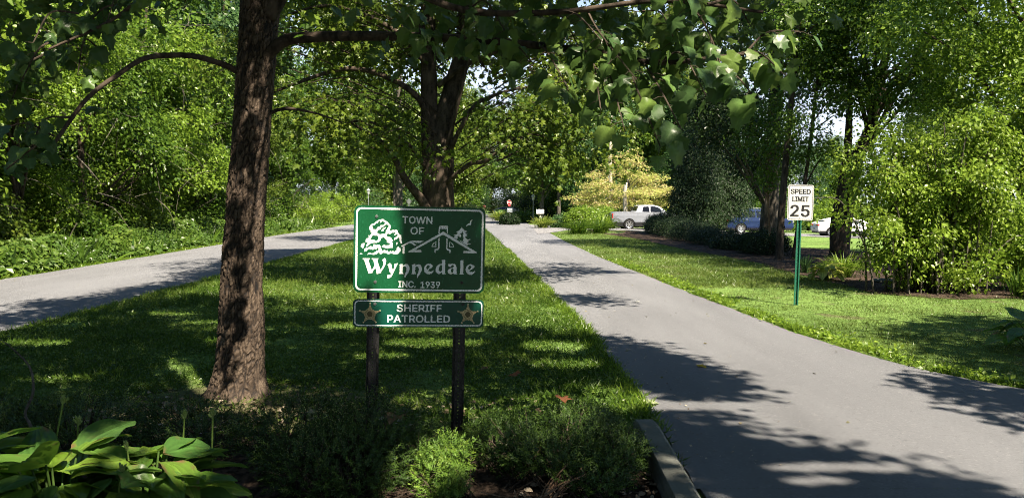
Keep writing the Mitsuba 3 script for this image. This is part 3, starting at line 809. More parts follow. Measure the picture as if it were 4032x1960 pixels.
def plates(w, h, seed):
    r = np.random.default_rng(seed)
    n = int(CIRC / w * 11.2 / h)
    p = np.c_[r.uniform(0, CIRC, n) / w, r.uniform(-.4, 10.8, n) / h]
    p = np.vstack([p, p + [CIRC / w, 0], p - [CIRC / w, 0]])
    q = np.stack([(TH * CIRC / (2 * np.pi) + .10 * wx) / w, (ZZ + .10 * wx) / h], -1).reshape(-1, 2)
    dist, idx = cKDTree(p).query(q, k=2)
    return (dist[:, 1] - dist[:, 0]).reshape(TH.shape), (idx[:, 0] % n).reshape(TH.shape)


f1, id1 = plates(.026, .095, 1)
f2, _ = plates(.014, .030, 2)
tone = np.random.default_rng(4).random(id1.max() + 1)[id1]
bk = np.clip(np.clip(f1 * 2.6, 0, 1) * (.62 + .38 * np.clip(f2 * 2.4, 0, 1)), 0, 1)
flare = .065 * np.exp(-np.clip(ZZ, 0, 9) / .10) * (1 + .55 * np.cos(5 * TH + 1.0) + .3 * np.cos(3 * TH + 2))
knots = np.zeros_like(ZZ)
for a0, z0, s_ in ((-1.15, 2.42, .07), (-1.2, 2.93, .05), (-.6, 2.35, .06), (-2.2, 1.35, .05)):
    dq = np.hypot((TH - (a0 % (2 * np.pi))) * .17, (ZZ - z0)) / s_
    knots += .028 * np.exp(-dq ** 2) - .02 * np.exp(-(dq * 2.2) ** 2)
R = rad[:, None] + flare + knots + .015 * (bk - .6) + .02 * wx
tv = np.stack([cx[:, None] + ux * R, cy[:, None] + uy * R, ZZ], -1)
i, j = np.meshgrid(np.arange(NZ - 1), np.arange(NA), indexing='ij')
q = np.stack([i * NA + j, i * NA + (j + 1) % NA, (i + 1) * NA + (j + 1) % NA, (i + 1) * NA + j], -1).reshape(-1, 4)
bcol = palette([(0.010, 0.0075, 0.006), (0.058, 0.042, 0.030), (0.125, 0.095, 0.068)], (bk * .8 + .2 * (tone - .3) + .4 * (meshkit.fbm(pn * 5, 2, 8) - .5)).ravel())
part(ft, 'trunk', (tv.reshape(-1, 3), q), 'dull', smooth=True, color=np.clip(bcol, .01, .9))


def limb(parent, pts, r0, r1, n=36, bark='bark_dark', sides=10, rough=.1, seed=1):
    return part(parent, 'limb', tube(bezier(pts, n), np.linspace(r0, r1, 6), sides, rough, 3.0, seed), bark, smooth=True)


LR = [(-2.25, 7.0, 3.05), (-2.05, 6.98, 3.2), (-1.85, 6.9, 3.22), (-1.3, 6.6, 3.17), (-.75, 6.4, 3.12), (-.12, 6.0, 3.0), (.61, 5.6, 2.84), (1.0, 5.35, 2.72), (1.55, 5.2, 2.75)]
LL = [(-2.42, 7.0, 2.9), (-2.5, 6.98, 2.96), (-2.6, 6.9, 3.0), (-2.73, 6.7, 3.02), (-2.88, 6.5, 2.99), (-2.99, 6.3, 2.92), (-3.08, 6.1, 2.77), (-3.23, 5.9, 2.55), (-3.37, 5.7, 2.2)]
limb(ft, LR, .06, .012, 44)
limb(ft, LL, .032, .014, 40)
limb(ft, [(-2.2, 7.0, 3.42), (-2.08, 7.0, 3.6), (-1.9, 6.95, 3.9), (-1.5, 6.6, 4.8), (-.8, 6.0, 6.2)], .085, .04, 20)
limb(ft, [(-2.33, 7.0, 3.9), (-2.6, 6.7, 4.0), (-2.85, 6.4, 3.6), (-3.1, 6.1, 3.2), (-3.45, 5.8, 2.9)], .03, .008)
limb(ft, [(-2.3, 7.0, 3.7), (-1.8, 6.5, 3.9), (-1.1, 6.0, 3.55), (-.4, 5.6, 3.15), (.3, 5.3, 3.05), (1.0, 5.2, 3.1), (1.7, 5.3, 3.05)], .04, .01)
limb(ft, [(-2.33, 7.02, 2.5), (-2.1, 7.1, 2.62), (-1.85, 7.2, 2.6), (-1.6, 7.3, 2.52)], .02, .006)

RT = [((-.75, 6.4, 3.12), (-.68, 6.2, 3.0)), ((-.3, 6.1, 3.02), (-.26, 5.7, 2.98)), ((-.12, 6, 3.0), (.15, 5.4, 2.72)), ((.2, 5.8, 2.94), (.36, 5.0, 2.5)), ((.45, 5.7, 2.9), (.56, 4.9, 2.35)), ((.61, 5.6, 2.84), (.70, 4.8, 2.2)),
      ((.8, 5.5, 2.8), (.9, 4.7, 2.1)), ((.9, 5.4, 2.75), (1.03, 4.7, 2.2)), ((1.0, 5.35, 2.72), (1.2, 4.8, 2.42)), ((1.3, 5.3, 2.7), (1.55, 4.9, 2.4)), ((1.4, 5.25, 2.72), (1.78, 5.1, 2.6)), ((1.55, 5.2, 2.75), (1.95, 5.3, 2.92)),
      ((.9, 5.4, 3.08), (1.1, 5.2, 2.8)), ((1.2, 5.2, 3.08), (1.35, 5.0, 2.62)), ((.5, 5.3, 3.08), (.8, 5.0, 2.55)), ((.2, 5.4, 3.08), (.46, 5.5, 2.88)), ((1.3, 5.2, 3.08), (1.65, 5.4, 2.98)), ((-.3, 5.6, 3.15), (-.05, 5.4, 2.95)), ((1.0, 5.2, 3.1), (1.2, 5.0, 2.95)), ((.3, 5.3, 3.06), (.6, 5.1, 2.8))]
LT = [((-2.6, 6.7, 4.0), (-2.88, 6.6, 3.5)), ((-2.85, 6.4, 3.6), (-2.95, 6.2, 3.28)), ((-3.1, 6.3, 3.6), (-3.12, 6.0, 3.12)), ((-3.1, 6.1, 3.3), (-3.33, 6.0, 3.04)), ((-3.3, 5.95, 3.2), (-3.56, 5.8, 2.95)), ((-3.45, 5.8, 2.95), (-3.6, 5.7, 2.65)), ((-3.5, 5.9, 2.9), (-3.75, 5.8, 2.5)), ((-3.37, 5.7, 2.25), (-3.75, 5.7, 2.3)), ((-3.3, 5.8, 2.4), (-3.5, 5.6, 2.1)), ((-3.37, 5.7, 2.2), (-3.6, 5.5, 2.0)), ((-3.2, 6.4, 3.5), (-3.45, 6.2, 3.3)), ((-2.85, 6.4, 3.7), (-3.12, 6.4, 3.4)), ((-3.3, 6.2, 3.0), (-3.35, 6.0, 2.75)), ((-2.7, 6.6, 3.7), (-2.72, 6.5, 3.42))]
rt = np.random.default_rng(77)
variants = []
for pal_i, base_c in enumerate([(0.10, 0.18, 0.045), (0.145, 0.23, 0.05), (0.065, 0.125, 0.04)]):
    for v_i in range(3):
        tv_, tf_ = (TULIP, LOBED, TULIP)[v_i]
        sub = trimesh.Trimesh(tv_, tf_, process=False).subdivide()
        sv = np.asarray(sub.vertices).copy()
        sv[:, 2] += .16 * (meshkit.fbm(sv * 2.2 + v_i * 5 + pal_i, 2, v_i) - .5) + (.10, -.12, .2)[v_i] * np.abs(sv[:, 0]) - .18 * (v_i == 2) * sv[:, 1] ** 2
        vein = 1 + .25 * np.exp(-(np.abs(sv[:, 0]) / .03) ** 2)
        cc = np.array(base_c)[None] * (.85 + .3 * rt.random()) * vein[:, None]
        variants.append(mikit.ply((sv, np.asarray(sub.faces)), 'leaf', smooth=True, color=np.clip(cc, .01, .9)))
twigs = []


def big_leaves(pairs, per, size, dark):
    for a, b in pairs:
        a, b = np.array(a), np.array(b)
        m = (a + b) / 2 + np.array([0, 0, .08]) + rt.normal(size=3) * .03
        path = bezier([a, m, b], 14)
        twigs.append(tube(path, [.008, .004], 5))
        for k in range(per):
            u = .35 + .65 * (k + rt.random() * .6) / per
            p = path[int(np.clip(u, 0, .999) * 14)]
            out = unit(np.array([rt.normal(), rt.normal() * .8, .1 * rt.normal() - .15]))
            q = p + out * (.05 + .07 * rt.random()) + [0, 0, -.02]
            twigs.append(tube(np.array([p, (p + q) / 2 + [0, 0, .01], q]), [.0022, .0016], 4, cap=False))
            tip = unit(out + np.array([0, 0, -.75 - .5 * rt.random()]))
            nrm = unit(np.array([.35 * rt.normal() + .15, -.55 + .45 * rt.normal(), .75 + .3 * rt.random()]))
            vv = variants[(6 + rt.integers(3)) if (dark and rt.random() < .6) else rt.integers(9)]
            part(ft, 'leaf', vv, None, m=frame(q, nrm, tip, size * (.7 + .55 * rt.random())))


big_leaves(RT, 9, .14, False)
big_leaves(LT, 8, .128, True)
# the smaller leaves further in, past the three hundred largest
r = np.random.default_rng(78)
its = []
for m, (ctr, sx, n_) in enumerate([((.5, 6.0, 3.25), (1.3, .6, .28), 230), ((-.6, 6.6, 3.35), (.8, .5, .25), 70), ((1.5, 5.6, 3.1), (.5, .4, .25), 80), ((.9, 5.5, 2.75), (.6, .4, .25), 120), ((-3.5, 6.3, 3.4), (.5, .5, .3), 60), ((-3.8, 6.0, 2.7), (.35, .4, .4), 60), ((-3.9, 6.4, 3.1), (.3, .5, .4), 60)]):
    pos = np.array(ctr) + r.normal(size=(n_, 3)) * np.array(sx) * .6
    nrm = unit(r.normal(size=(n_, 3)) * .6 + [.1, -.5, .8])
    tip = unit(r.normal(size=(n_, 3)) * [.8, .6, .3] + [0, 0, -.7])
    its.append(scatter(pos, nrm, tip, .12 * (.7 + .5 * r.random(n_)), palette([(.045, .09, .02), (.10, .16, .035)], r.random(n_)), TULIP if m % 2 else LOBED))
v, f, c = join(its)
part(ft, 'leaf', (v, f), 'leaf', color=c, kind='stuff')
part(ft, 'twig', cat(twigs), 'bark_dark', kind='stuff')

# canopies whose shade falls on the median, the roads and the lawn
DARK = [  # (ground area in shade, clusters)
    ([(-9, 2), (-9, 9.5), (-6.93, 10.32), (-6.65, 14.6), (-5.65, 14.6), (-4.46, 14.3), (-2.79, 12.8), (-.48, 11.4), (1.03, 10.0), (1.35, 9.8), (1.8, 8.6), (2.15, 7.5), (1.5, 6.5), (1.86, 5.8), (2.4, 5.3), (2.6, 4.85), (2.75, 4.4), (3.2, 3.4), (3.6, 2)], 2900),
    ([(-9.18, 13.0), (-8.05, 14.6), (-7.9, 19.2), (-9.2, 24.9), (-10.5, 30), (-7.4, 30), (-7.31, 24), (-7.0, 18.5), (-6.7, 14), (-6.93, 10.3), (-9, 9.5)], 850),
    ([(5.9, 12.6), (6.7, 12.0), (7.9, 11.7), (11, 11.2), (11, 5), (5.5, 5.6), (4.7, 8.1), (4.95, 10.0)], 950),
    ([(3.83, 7.6), (4.4, 7.75), (5.4, 7), (6.5, 5.5), (5, 4.6), (4.06, 5.9)], 120),
    ([(-4.3, 16.6), (-1.9, 16.6), (-2.1, 20.4), (-4.5, 20.4)], 170),
    ([(.7, 23.2), (2.2, 22.4), (3.1, 19.4), (1.2, 19.3)], 40),
    ([(.9, 15.2), (1.6, 14.6), (2.1, 13.0), (.9, 13.2)], 26),
    ([(5.8, 44), (5.9, 30.5), (5.1, 19.2), (5.6, 16.8), (6.5, 16.8), (9.5, 24), (10.6, 30), (10.4, 51), (8.4, 52), (6.2, 50)], 1000),
    ([(1.15, 2.6), (1.2, 6.1), (1.8, 5.7), (2.35, 5.2), (2.6, 4.7), (3.1, 3.4), (3.4, 2.6)], 330),
    ([(1.1, 7.0), (1.0, 9.6), (1.35, 9.4), (1.75, 8.5), (2.0, 7.5), (1.5, 6.7)], 110),
]
HOLES = [(-2.3, 3.9, .10, .08), (-2.6, 3.85, .12, .08), (-1.75, 3.75, .10, .08), (-2.15, 4.1, .08, .08), (-1.58, 6.1, .3, .35), (-1.3, 6.2, .3, .35), (-1.88, 4.0, .12, .09), (-2.25, 3.75, .09, .07), (-2.0, 3.8, .07, .06), (-.5, 4.72, .2, .17), (-.62, 4.55, .16, .16),
         (-.15, 5.3, .2, .1), (.2, 5.25, .12, .1), (-1.7, 6.35, .45, .08), (-.9, 6.05, .3, .08), (1.0, 6.75, .22, .2), (1.55, 6.55, .5, .13), (2.0, 5.0, .35, .07), (1.9, 4.75, .2, .06), (2.4, 5.0, .2, .06), (-4.6, 7.6, .35, .08), (-2.3, 6.5, .35, .06), (-6, 9.6, .4, .15), (-4.5, 11.3, .35, .12), (-5.6, 12.2, .5, .12), (-1.0, 9.6, .6, .25), (.5, 9.4, .4, .3), (-1.5, 8.8, .3, .15), (.6, 8.3, .35, .2), (-3.6, 9.7, .3, .12), (.35, 6.75, .3, .2), (.75, 7.0, .2, .15), (-.35, 6.3, .12, .1), (-2.2, 11.0, .5, .25)]
for z_ in np.arange(0, 2.8, .12):   # the trunk's sunny side is cleared first; its own leaf shadows follow below
    HOLES.append((-2.5 + .1 * z_ / 2.5 - SH[0] * z_, 6.87 - SH[1] * z_, .22, .14))
rs = np.random.default_rng(21)
leafs = {0: [], 1: [], 2: [], 3: []}
targets = {0: [], 1: [], 2: [], 3: []}
for (poly, n), (h0, h1) in zip(DARK, [(6.3, 9.2), (6.6, 9.5), (5.6, 8.0), (5.0, 6.2), (6.7, 8.5), (7.2, 8.5), (6.6, 7.6), (9, 13), (6.4, 8.4), (6.3, 8)]):
    P2_ = sample_poly(Polygon(poly).buffer(-.12), n, rs, lambda p: meshkit.fbm(np.c_[p * np.array([.8, 1.1]), 0 * p[:, :1]], 3, 12) < .64)
    h = rs.uniform(h0, h1, n)
    C = np.c_[P2_ + SH * h[:, None], h]
    D = unit(np.c_[rs.normal(size=(n, 2)) * .3, np.ones(n)])
    v, f, c = foliage(C, D, rs, 26, .42, .145, GREEN, MAPLE if h0 == 5.0 else DIAM, flat=.3)
    K = len(MAPLE[0]) if h0 == 5.0 else 4
    vl = v.reshape(-1, K, 3)
    g = vl.mean(1)
    g = g[:, :2] - SH * g[:, 2:]
    keep = np.ones(len(g), bool)
    for hx, hy, hrx, hry in HOLES:
        keep &= ((g[:, 0] - hx) / (hrx + .05)) ** 2 + ((g[:, 1] - hy) / (hry + .05)) ** 2 > 1
    thin = (((g[:, 0] - .15) / 1.25) ** 2 + ((g[:, 1] - 6.8) / .58) ** 2 < 1) & (rs.random(len(g)) < .8)
    keep &= ~thin
    who = np.where((C[:, 0] > 5.5) & (C[:, 1] < 9), 2, np.where((C[:, 1] < 1.5) | (C[:, 0] > 1.5) & (C[:, 1] < 12), 1, np.where(C[:, 1] > 8.5, 3, 0)))
    if h1 == 13:
        who[:] = 4
    wl = np.repeat(who, 26)
    for t_ in set(who):
        mk = keep & (wl == t_)
        nl = mk.sum()
        fl = (MAPLE if K > 4 else DIAM)[1]
        leafs.setdefault(t_, []).append((vl[mk].reshape(-1, 3), (fl[None] + (np.arange(nl) * K)[:, None, None]).reshape(-1, 3), c.reshape(-1, K, 3)[mk].reshape(-1, 3)))
        targets.setdefault(t_, []).append(C[who == t_])


def add_canopy(k, t_):
    v, f, c = join(leafs[t_])
    part(k, 'crown', (v, f), 'leaf', color=c)
    tg = np.vstack(targets[t_])
    return tg[rs.choice(len(tg), min(60, len(tg)), replace=False)]


# leaf sprays added out of view to throw leaf shadows on trunk and sign
r = np.random.default_rng(29)
SPOTS = [(-2.55, 6.86, .24, .05, .08, 4.1), (-2.60, 6.86, .45, .05, .12, 4.0), (-2.47, 6.87, .62, .10, .08, 3.9), (-2.54, 6.87, .78, .11, .10, 3.8), (-2.45, 6.88, .92, .08, .06, 3.9), (-2.39, 6.88, 1.2, .05, .08, 3.8), (-2.47, 6.88, 1.45, .13, .09, 3.8), (-2.40, 6.88, 1.6, .1, .08, 3.7), (-2.52, 6.89, 1.72, .06, .1, 3.6), (-2.36, 6.89, 1.9, .05, .1, 3.7),
         (-2.42, 6.9, 2.25, .15, .13, 3.4), (-2.42, 6.9, 2.5, .12, .15, 3.3), (-2.40, 6.9, 2.75, .16, .14, 3.3), (-2.38, 6.9, 3.0, .16, .14, 3.3), (-2.36, 6.9, 3.25, .16, .14, 3.3), (-.46, 5.38, 1.45, .28, .36, 6.5), (-.42, 5.38, 1.0, .30, .2, 6.5), (-.66, 5.36, 1.66, .12, .12, 6.5), (-1.1, 5.33, .96, .09, .12, 6.5)]
sp_p, sp_s = [], []
for x_, y_, z_, rx_, rz_, t_ in SPOTS:
    n_ = int(np.pi * rx_ * rz_ / (.0052 if t_ > 5 else .0032) * (2.6 if t_ > 5 else 1.4)) + 2
    sp_s.append(np.full(n_, .125 if t_ > 5 else .082))
    q = r.normal(size=(n_, 2)); q = q / np.linalg.norm(q, axis=1, keepdims=True) * np.sqrt(r.random((n_, 1)))
    P_ = np.c_[x_ + q[:, 0] * rx_, np.full(n_, y_), z_ + q[:, 1] * rz_]
    sp_p.append(P_ + SUN * (t_ + .35 * r.normal(size=(n_, 1))))
sp_p = np.vstack(sp_p)
n_ = len(sp_p)
leafs[0].append(scatter(sp_p - unit(r.normal(size=(n_, 3))) * .05, unit(SUN + .5 * r.normal(size=(n_, 3))), r.normal(size=(n_, 3)) - [0, 0, .4], np.concatenate(sp_s) * (.7 + .6 * r.random(n_)), palette(GREEN, r.random(n_)), LOBED))
spray_twigs = []
for x_, y_, z_, rx_, rz_, t_ in SPOTS:
    if t_ < 5:
        q = np.array([x_, y_, z_]) + SUN * t_
        spray_twigs.append(tube(bezier([np.array([-1.6, 6.65, 4.6]), (q + [-1.5, 6.5, 4.8]) / 2 + [0, 0, .25], q], 9), [.012, .003], 5))
part(ft, 'twig', cat(spray_twigs), 'bark_dark', smooth=True, kind='stuff')
tg = add_canopy(ft, 0)
tg = tg[tg[:, 0] < .8][:22]
ms = []
for q in tg:
    s = np.array([-2.25, 7.1, rs.uniform(4.2, 7.5)])
    ms.append(tube(bezier([s, (s + q) / 2 + [0, 0, .5], q], 10), [.03, .008], 6))
part(ft, 'limb', cat(ms), 'bark_dark', smooth=True, kind='stuff')
k = thing('shade_tree', 'tree behind the viewpoint whose canopy shades the hedge and road edge', 'tree')
tg = add_canopy(k, 1)
tg = tg[(tg[:, 1] < 1.5) & (tg[:, 0] < 4.5)][:9]
part(k, 'trunk', wood((1.9, -4.6, 0), (2.2, -3.4, 9.5), .3, .08, tg, rs, z0=.45, limb=.05), 'bark_dark', smooth=True)
k = thing('shade_tree', 'tree right of the frame whose canopy shades the right lawn', 'tree')
tg = add_canopy(k, 2)[:9]
part(k, 'trunk', wood((13.0, 3.0, 0), (11.5, 4.0, 9.0), .28, .08, tg, rs, z0=.4, limb=.05), 'bark_dark', smooth=True)

# the double-trunked tree on the median behind the sign
ct = thing('sweetgum_tree', 'large dark tree with a forked trunk directly behind the town sign', 'tree')
rc_ = np.random.default_rng(31)
cw = [tube(bezier([(-1.42, 17, -.1), (-1.45, 17, .8), (-1.60, 17, 1.7), (-1.58, 17, 2.6), (-1.5, 17, 3.5), (-1.2, 17, 4.6), (-1.02, 17, 5.6), (-.8, 17, 9.5)], 60), [.44, .36, .33, .30, .24, .2, .17, .07], 26, .09, 5.0, 3),
      tube(bezier([(-1.75, 16.95, 1.2), (-1.78, 16.95, 2.4), (-1.80, 16.95, 3.5), (-1.82, 16.95, 5.0), (-1.85, 17, 7), (-2.1, 17, 10)], 50), [.2, .2, .19, .17, .15, .06], 20, .09, 5.0, 4)]
part(ct, 'trunk', cat(cw), 'bark_dark', smooth=True)
for pts, r0, r1 in (([(-1.7, 16.8, 1.2), (-1.9, 16.7, 1.75), (-2.3, 16.6, 2.3), (-2.7, 16.5, 3.0), (-3.6, 16.4, 3.6)], .13, .03),
                    ([(-1.8, 16.85, 3.3), (-1.95, 16.6, 3.95), (-2.6, 16.5, 4.42), (-3.5, 16.4, 4.6), (-4.6, 16.3, 4.25), (-5.4, 16.2, 3.9)], .085, .02),
                    ([(-1.4, 16.8, 2.8), (-1.1, 16.5, 3.35), (-.7, 16.4, 3.9), (.3, 16.3, 4.2), (1.2, 16.3, 4.1)], .06, .015),
                    ([(-1.45, 16.8, 2.2), (-.9, 16.4, 2.6), (-.6, 16.3, 2.65), (-.2, 16.2, 2.9), (.4, 16.1, 3.2), (1.0, 16, 3.0)], .06, .012),
                    ([(-1.6, 16.8, 4.3), (-1.0, 16.6, 4.7), (0, 16.4, 5.0), (1.2, 16.2, 4.8), (2.0, 16, 4.4)], .06, .015),
                    ([(-1.9, 16.8, 2.6), (-2.3, 16.5, 3.1), (-3.1, 16.4, 3.5), (-4.2, 16.3, 3.3)], .05, .012),
                    ([(-1.85, 16.8, 4.8), (-2.6, 16.6, 5.5), (-3.8, 16.4, 5.9), (-5.0, 16.3, 5.6)], .07, .015),
                    ([(-1.4, 16.8, 3.0), (-.95, 16.3, 4.6), (-.6, 16.2, 5.6), (.2, 16.2, 6.2)], .05, .015)):
    limb(ct, pts, r0, r1, 30)
cells = [(-1.5, 17.2, 8.2, 5.4, 4.2, 3.2), (-4.6, 16.6, 4.7, 2.2, 1.8, 1.3), (-3.3, 16.3, 3.3, 1.6, 1.2, .8), (1.0, 16.4, 3.6, 1.9, 1.6, 1.35), (.2, 16.0, 2.7, 1.3, 1.0, .5), (2.2, 16.8, 5.2, 2.2, 1.8, 1.3), (-1.4, 15.6, 3.0, 1.1, .5, .45), (-3.0, 17.5, 5.5, 2.2, 2, 1.2), (-.2, 17.6, 5.6, 1.8, 1.8, 1.2)]
P, D = clusters(cells, 1500, rc_, .3, .40, .9)
v, f, c = foliage(P, D, rc_, 20, .36, .115, OLIVE, MAPLE, droop=.5, jitter=.6)
tw = [tube(bezier([p, p + unit(np.array([-1.5, 17, p[2] + .4]) - p) * .8 + [0, 0, .1], p + unit(np.array([-1.5, 17, p[2] - .2]) - p) * 1.6], 5), [.005, .016], 4, cap=False) for p in P[::4]]
if 3 in leafs:
    v3, f3, c3 = join(leafs[3])
    v, f, c = join([(v, f, c), (v3, f3, c3)])
part(ct, 'crown', (v, f), 'leaf', color=np.clip(c, .002, .95))
part(ct, 'twig', cat(tw), 'bark_dark', kind='stuff')

# two slimmer trees further back on the median
tree('young_tree', 'straight brown trunk on the median just left of the forked tree', (-5.1, 35, 0), (-4.9, 35, 12), .22, [(-5, 35, 8.5, 3.4, 3.4, 3.6), (-4.6, 34.5, 4.8, 2.4, 2, 1.2), (-6.6, 34.6, 4.6, 1.8, 1.6, 1.0)], 600, 22, .5, .16, OLIVE, 41, bark='bark_grey')
tree('young_tree', 'thin leaning trunk among sunny weeds far down the median', (-7.3, 48, 0), (-6.9, 48, 9), .13, [(-7.2, 48, 6.8, 2.6, 2.6, 2.6), (-7.6, 47.5, 4.2, 1.6, 1.5, .8)], 380, 20, .5, .17, GREEN, 42, bark='bark_grey')

# ------------------------------------------------------------------ the wood beyond the left road
WOOD = [  # x, y, height, palette, label
    (-14.6, 14.5, 10, GREEN, 'leafy tree at the left frame edge beyond the left road'),
    (-14.9, 18.8, 11, LIME, 'bright yellow-green tree, second beyond the left road from the left edge'),
    (-15.0, 23.2, 11, LIME, 'yellow-green tree behind the arching dark limb, third from the left edge'),
    (-15.3, 27.6, 10, GREEN, 'mid-green tree, fourth beyond the left road from the left edge'),
    (-15.5, 32.5, 12, LIME, 'tall yellow-green tree just left of the furrowed trunk'),
    (-15.8, 38.5, 11, GREEN, 'dense green tree just right of the furrowed trunk beyond the road'),
    (-16.2, 45.5, 12, OLIVE, 'olive green tree beyond the road between furrowed trunk and sign'),
    (-17.0, 54, 12, GREEN, 'green tree at the far end of the wood above the sunny weeds'),
]
for n_, (x, y, h, pal, lab) in enumerate(WOOD):
    g = n_ * .7
    cells = [(x + .4, y, h * .62, 3.0, 2.7, h * .34), (x + 1.0, y - .8, h * .42, 2.0, 2.2, 1.6), (x + 1.4 + .4 * math.sin(g * 3), y + .8, 3.4, 1.5, 1.9, 1.1), (x + .2, y - .5, 2.0, 1.6, 2.0, 1.5)]
    tree('wood_tree', lab, (x, y, 0), (x + .4, y, h * .9), .16, cells, (1250, 800, 1500, 1000)[n_ % 4], 24, (.42, .6, .36, .5)[n_ % 4], (.135, .17, .10, .15)[n_ % 4], pal, 100 + n_, limbs=22, shell=.5, gap=.505, gfreq=.5, group='trees of the wood beyond the left road')
    wk_ = [k_ for k_ in labels if k_.startswith('wood_tree')][-1]
    r = np.random.default_rng(150 + n_)
    tw = []
    for m in range(46):
        p0 = np.array([x + r.uniform(.6, 2.6), y + r.uniform(-2.2, 2.2), r.uniform(1.2, h * .8)])
        d0 = unit(r.normal(size=3) * [.7, 1, .7])
        L0 = r.uniform(.6, 2.0)
        tw.append(tube(bezier([p0, p0 + d0 * L0 * .5 + r.normal(size=3) * .15, p0 + d0 * L0 - [0, 0, .2 * L0]], 7), [r.uniform(.008, .02), .004], 4, cap=False))
    part(wk_, 'twig', cat(tw), 'bark_grey', kind='stuff')
for n_, (x, y, r_, h, pal, lab) in enumerate([
        (-13.7, 16.6, 1.2, 1.9, GREEN, 'low dark shrub beyond the left road nearest the left frame edge'),
        (-13.9, 20.6, 1.3, 2.3, OLIVE, 'second undergrowth shrub from the left edge, with bright upper leaves'),
        (-13.9, 24.6, 1.4, 2.0, GREEN, 'third undergrowth shrub from the left edge, above broad weeds'),
        (-14.2, 29, 1.5, 2.6, OLIVE, 'dark green undergrowth shrub left of the furrowed trunk'),
        (-14.3, 33.5, 1.5, 2.4, GREEN, 'undergrowth shrub seen just behind the furrowed trunk'),
        (-14.8, 41, 1.6, 3.0, GREEN, 'tall undergrowth shrub just right of the furrowed trunk'),
        (-15.0, 47, 1.6, 2.2, GREEN, 'shaded undergrowth shrub at the left road bend'),
        (-15.3, 57, 2.2, 2.5, LIME, 'sunny yellow-green shrub mass left of the sign top'),
        (-15.4, 66, 2.6, 2.9, LIME, 'far sunny yellow shrub touching the sign top left corner')]):
    k = thing('shrub', lab, 'shrub', 'undergrowth shrubs along the left road')
    r = np.random.default_rng(300 + n_)
    x -= .7 * (n_ < 7)
    P, D = clusters([(x, y, h * .5, r_, r_ * 1.25, h * .52)], 330, r, .45, .40, 1.1)
    st = [tube(bezier([(x + .2 * a, y + .2 * b, 0), (x + .5 * a, y + .5 * b, h * .4), tuple(P[m])], 6), [.018, .006], 4) for m, (a, b) in enumerate(r.normal(size=(14, 2)))]
    part(k, 'stem', cat(st), 'bark_dark', kind='stuff')
    v, f, c = foliage(P, D, r, 22, .34, .125, pal, DIAM)
    part(k, 'foliage', (v, f), 'leaf', color=np.clip(c, .002, .95))

# weeds on the verge: broad leaves, nettles and arching grass
rw = np.random.default_rng(61)
N = 52000
wy = 13 + 45 * rw.random(N) ** 1.5
off = np.abs(rw.normal(.75, .5, N)) + .15
wxp = interp_line(LFAR, wy) - off
top_h = (.25 + .75 * sstep(.15, 1.2, off)) * (.5 + .9 * meshkit.fbm(np.c_[wxp * .9, wy * .5, 0 * wy], 3, 4))
wz = top_h * rw.random(N) ** .6
pos = np.c_[wxp, wy, wz]
nrm = unit(np.c_[rw.normal(size=(N, 2)) * .5 + [.25, -.2], np.ones(N)])
tip = np.c_[rw.normal(size=(N, 2)) + [.4, -.2], -.35 + rw.normal(size=N) * .3]
pch = meshkit.fbm(np.c_[wxp * .7, wy * .35, 0 * wy], 3, 14)
col = palette([(0.05, 0.105, 0.022), (0.085, 0.155, 0.028), (0.15, 0.22, 0.035)], .5 * rw.random(N) + (pch - .3))
sz = np.where(pch > .46, .17, .085) * (.6 + .8 * rw.random(N))
its = [scatter(pos, nrm, tip, sz, col, DIAM)]
gxy = np.c_[interp_line(LFAR, wy[:9000]) - .2 - np.abs(rw.normal(.7, .6, 9000)), wy[:9000]]
its.append(blades(gxy[:2600], .7, GREEN, rw, BLADE, lean=.4))
v, f, c = join(its)
k_ = part(None, 'weeds', (v, f), 'leaf', color=c, kind='stuff')
labels[k_] = {'kind': 'stuff', 'label': 'broad-leaved weeds and tall grass on the verge of the left road', 'category': 'weeds'}

# ------------------------------------------------------------------ forest trees that repeat (three shapes, many places)
TPL = []
for t_, pal in enumerate((GREEN, BLUEG, OLIVE)):
    r = np.random.default_rng(500 + t_)
    cells = [(0, 0, 9.6, 3.5, 3.5, 5.0), (1.2, -1.2, 5.4, 2.6, 2.3, 2.0), (-1.6, -.4, 4.9, 2.3, 2.2, 1.8), (.2, 1.2, 6, 2.4, 2.2, 2), (.3, -.3, 2.6, 2.4, 2.4, 2.2)]
    P, D = clusters(cells, 1450, r, .45, .46, .4)
    v, f, c = foliage(P, D, r, 22, .55, .21, pal, DIAM)
    crown_ = mikit.ply((v, f), 'leaf', color=np.clip(c, .002, .95))
    trunk_ = mikit.ply(wood((0, 0, 0), (.3, 0, 13), .24, .05, P[r.choice(len(P), 16)], r, z0=.22), 'bark_dark', smooth=True)
    TPL.append((trunk_, crown_))


ORD = 'first second third fourth fifth sixth seventh eighth ninth tenth eleventh twelfth thirteenth fourteenth fifteenth sixteenth seventeenth eighteenth nineteenth twentieth'.split() + ['twenty-' + w for w in 'first second third fourth fifth sixth seventh eighth ninth'.split()] + ['thirtieth'] + ['thirty-' + w for w in 'first second third fourth fifth'.split()]


def ranks(spots):
    q = np.argsort([s[0] / s[1] for s in spots])
    out = [''] * len(spots)
    for n, i in enumerate(q):
        out[i] = ORD[n]
    return out


def copy_tree(t_, x, y, s, rot, label, group, sz=1.0, name='forest_tree'):
    k = thing(name, label, 'tree', group)
    m = T().translate((x, y, float(gz(x, y)))).rotate((0, 0, 1), rot).scale((s, s, s * sz))
    part(k, 'trunk', TPL[t_][0], None, m=m)
    part(k, 'crown', TPL[t_][1], None, m=m)


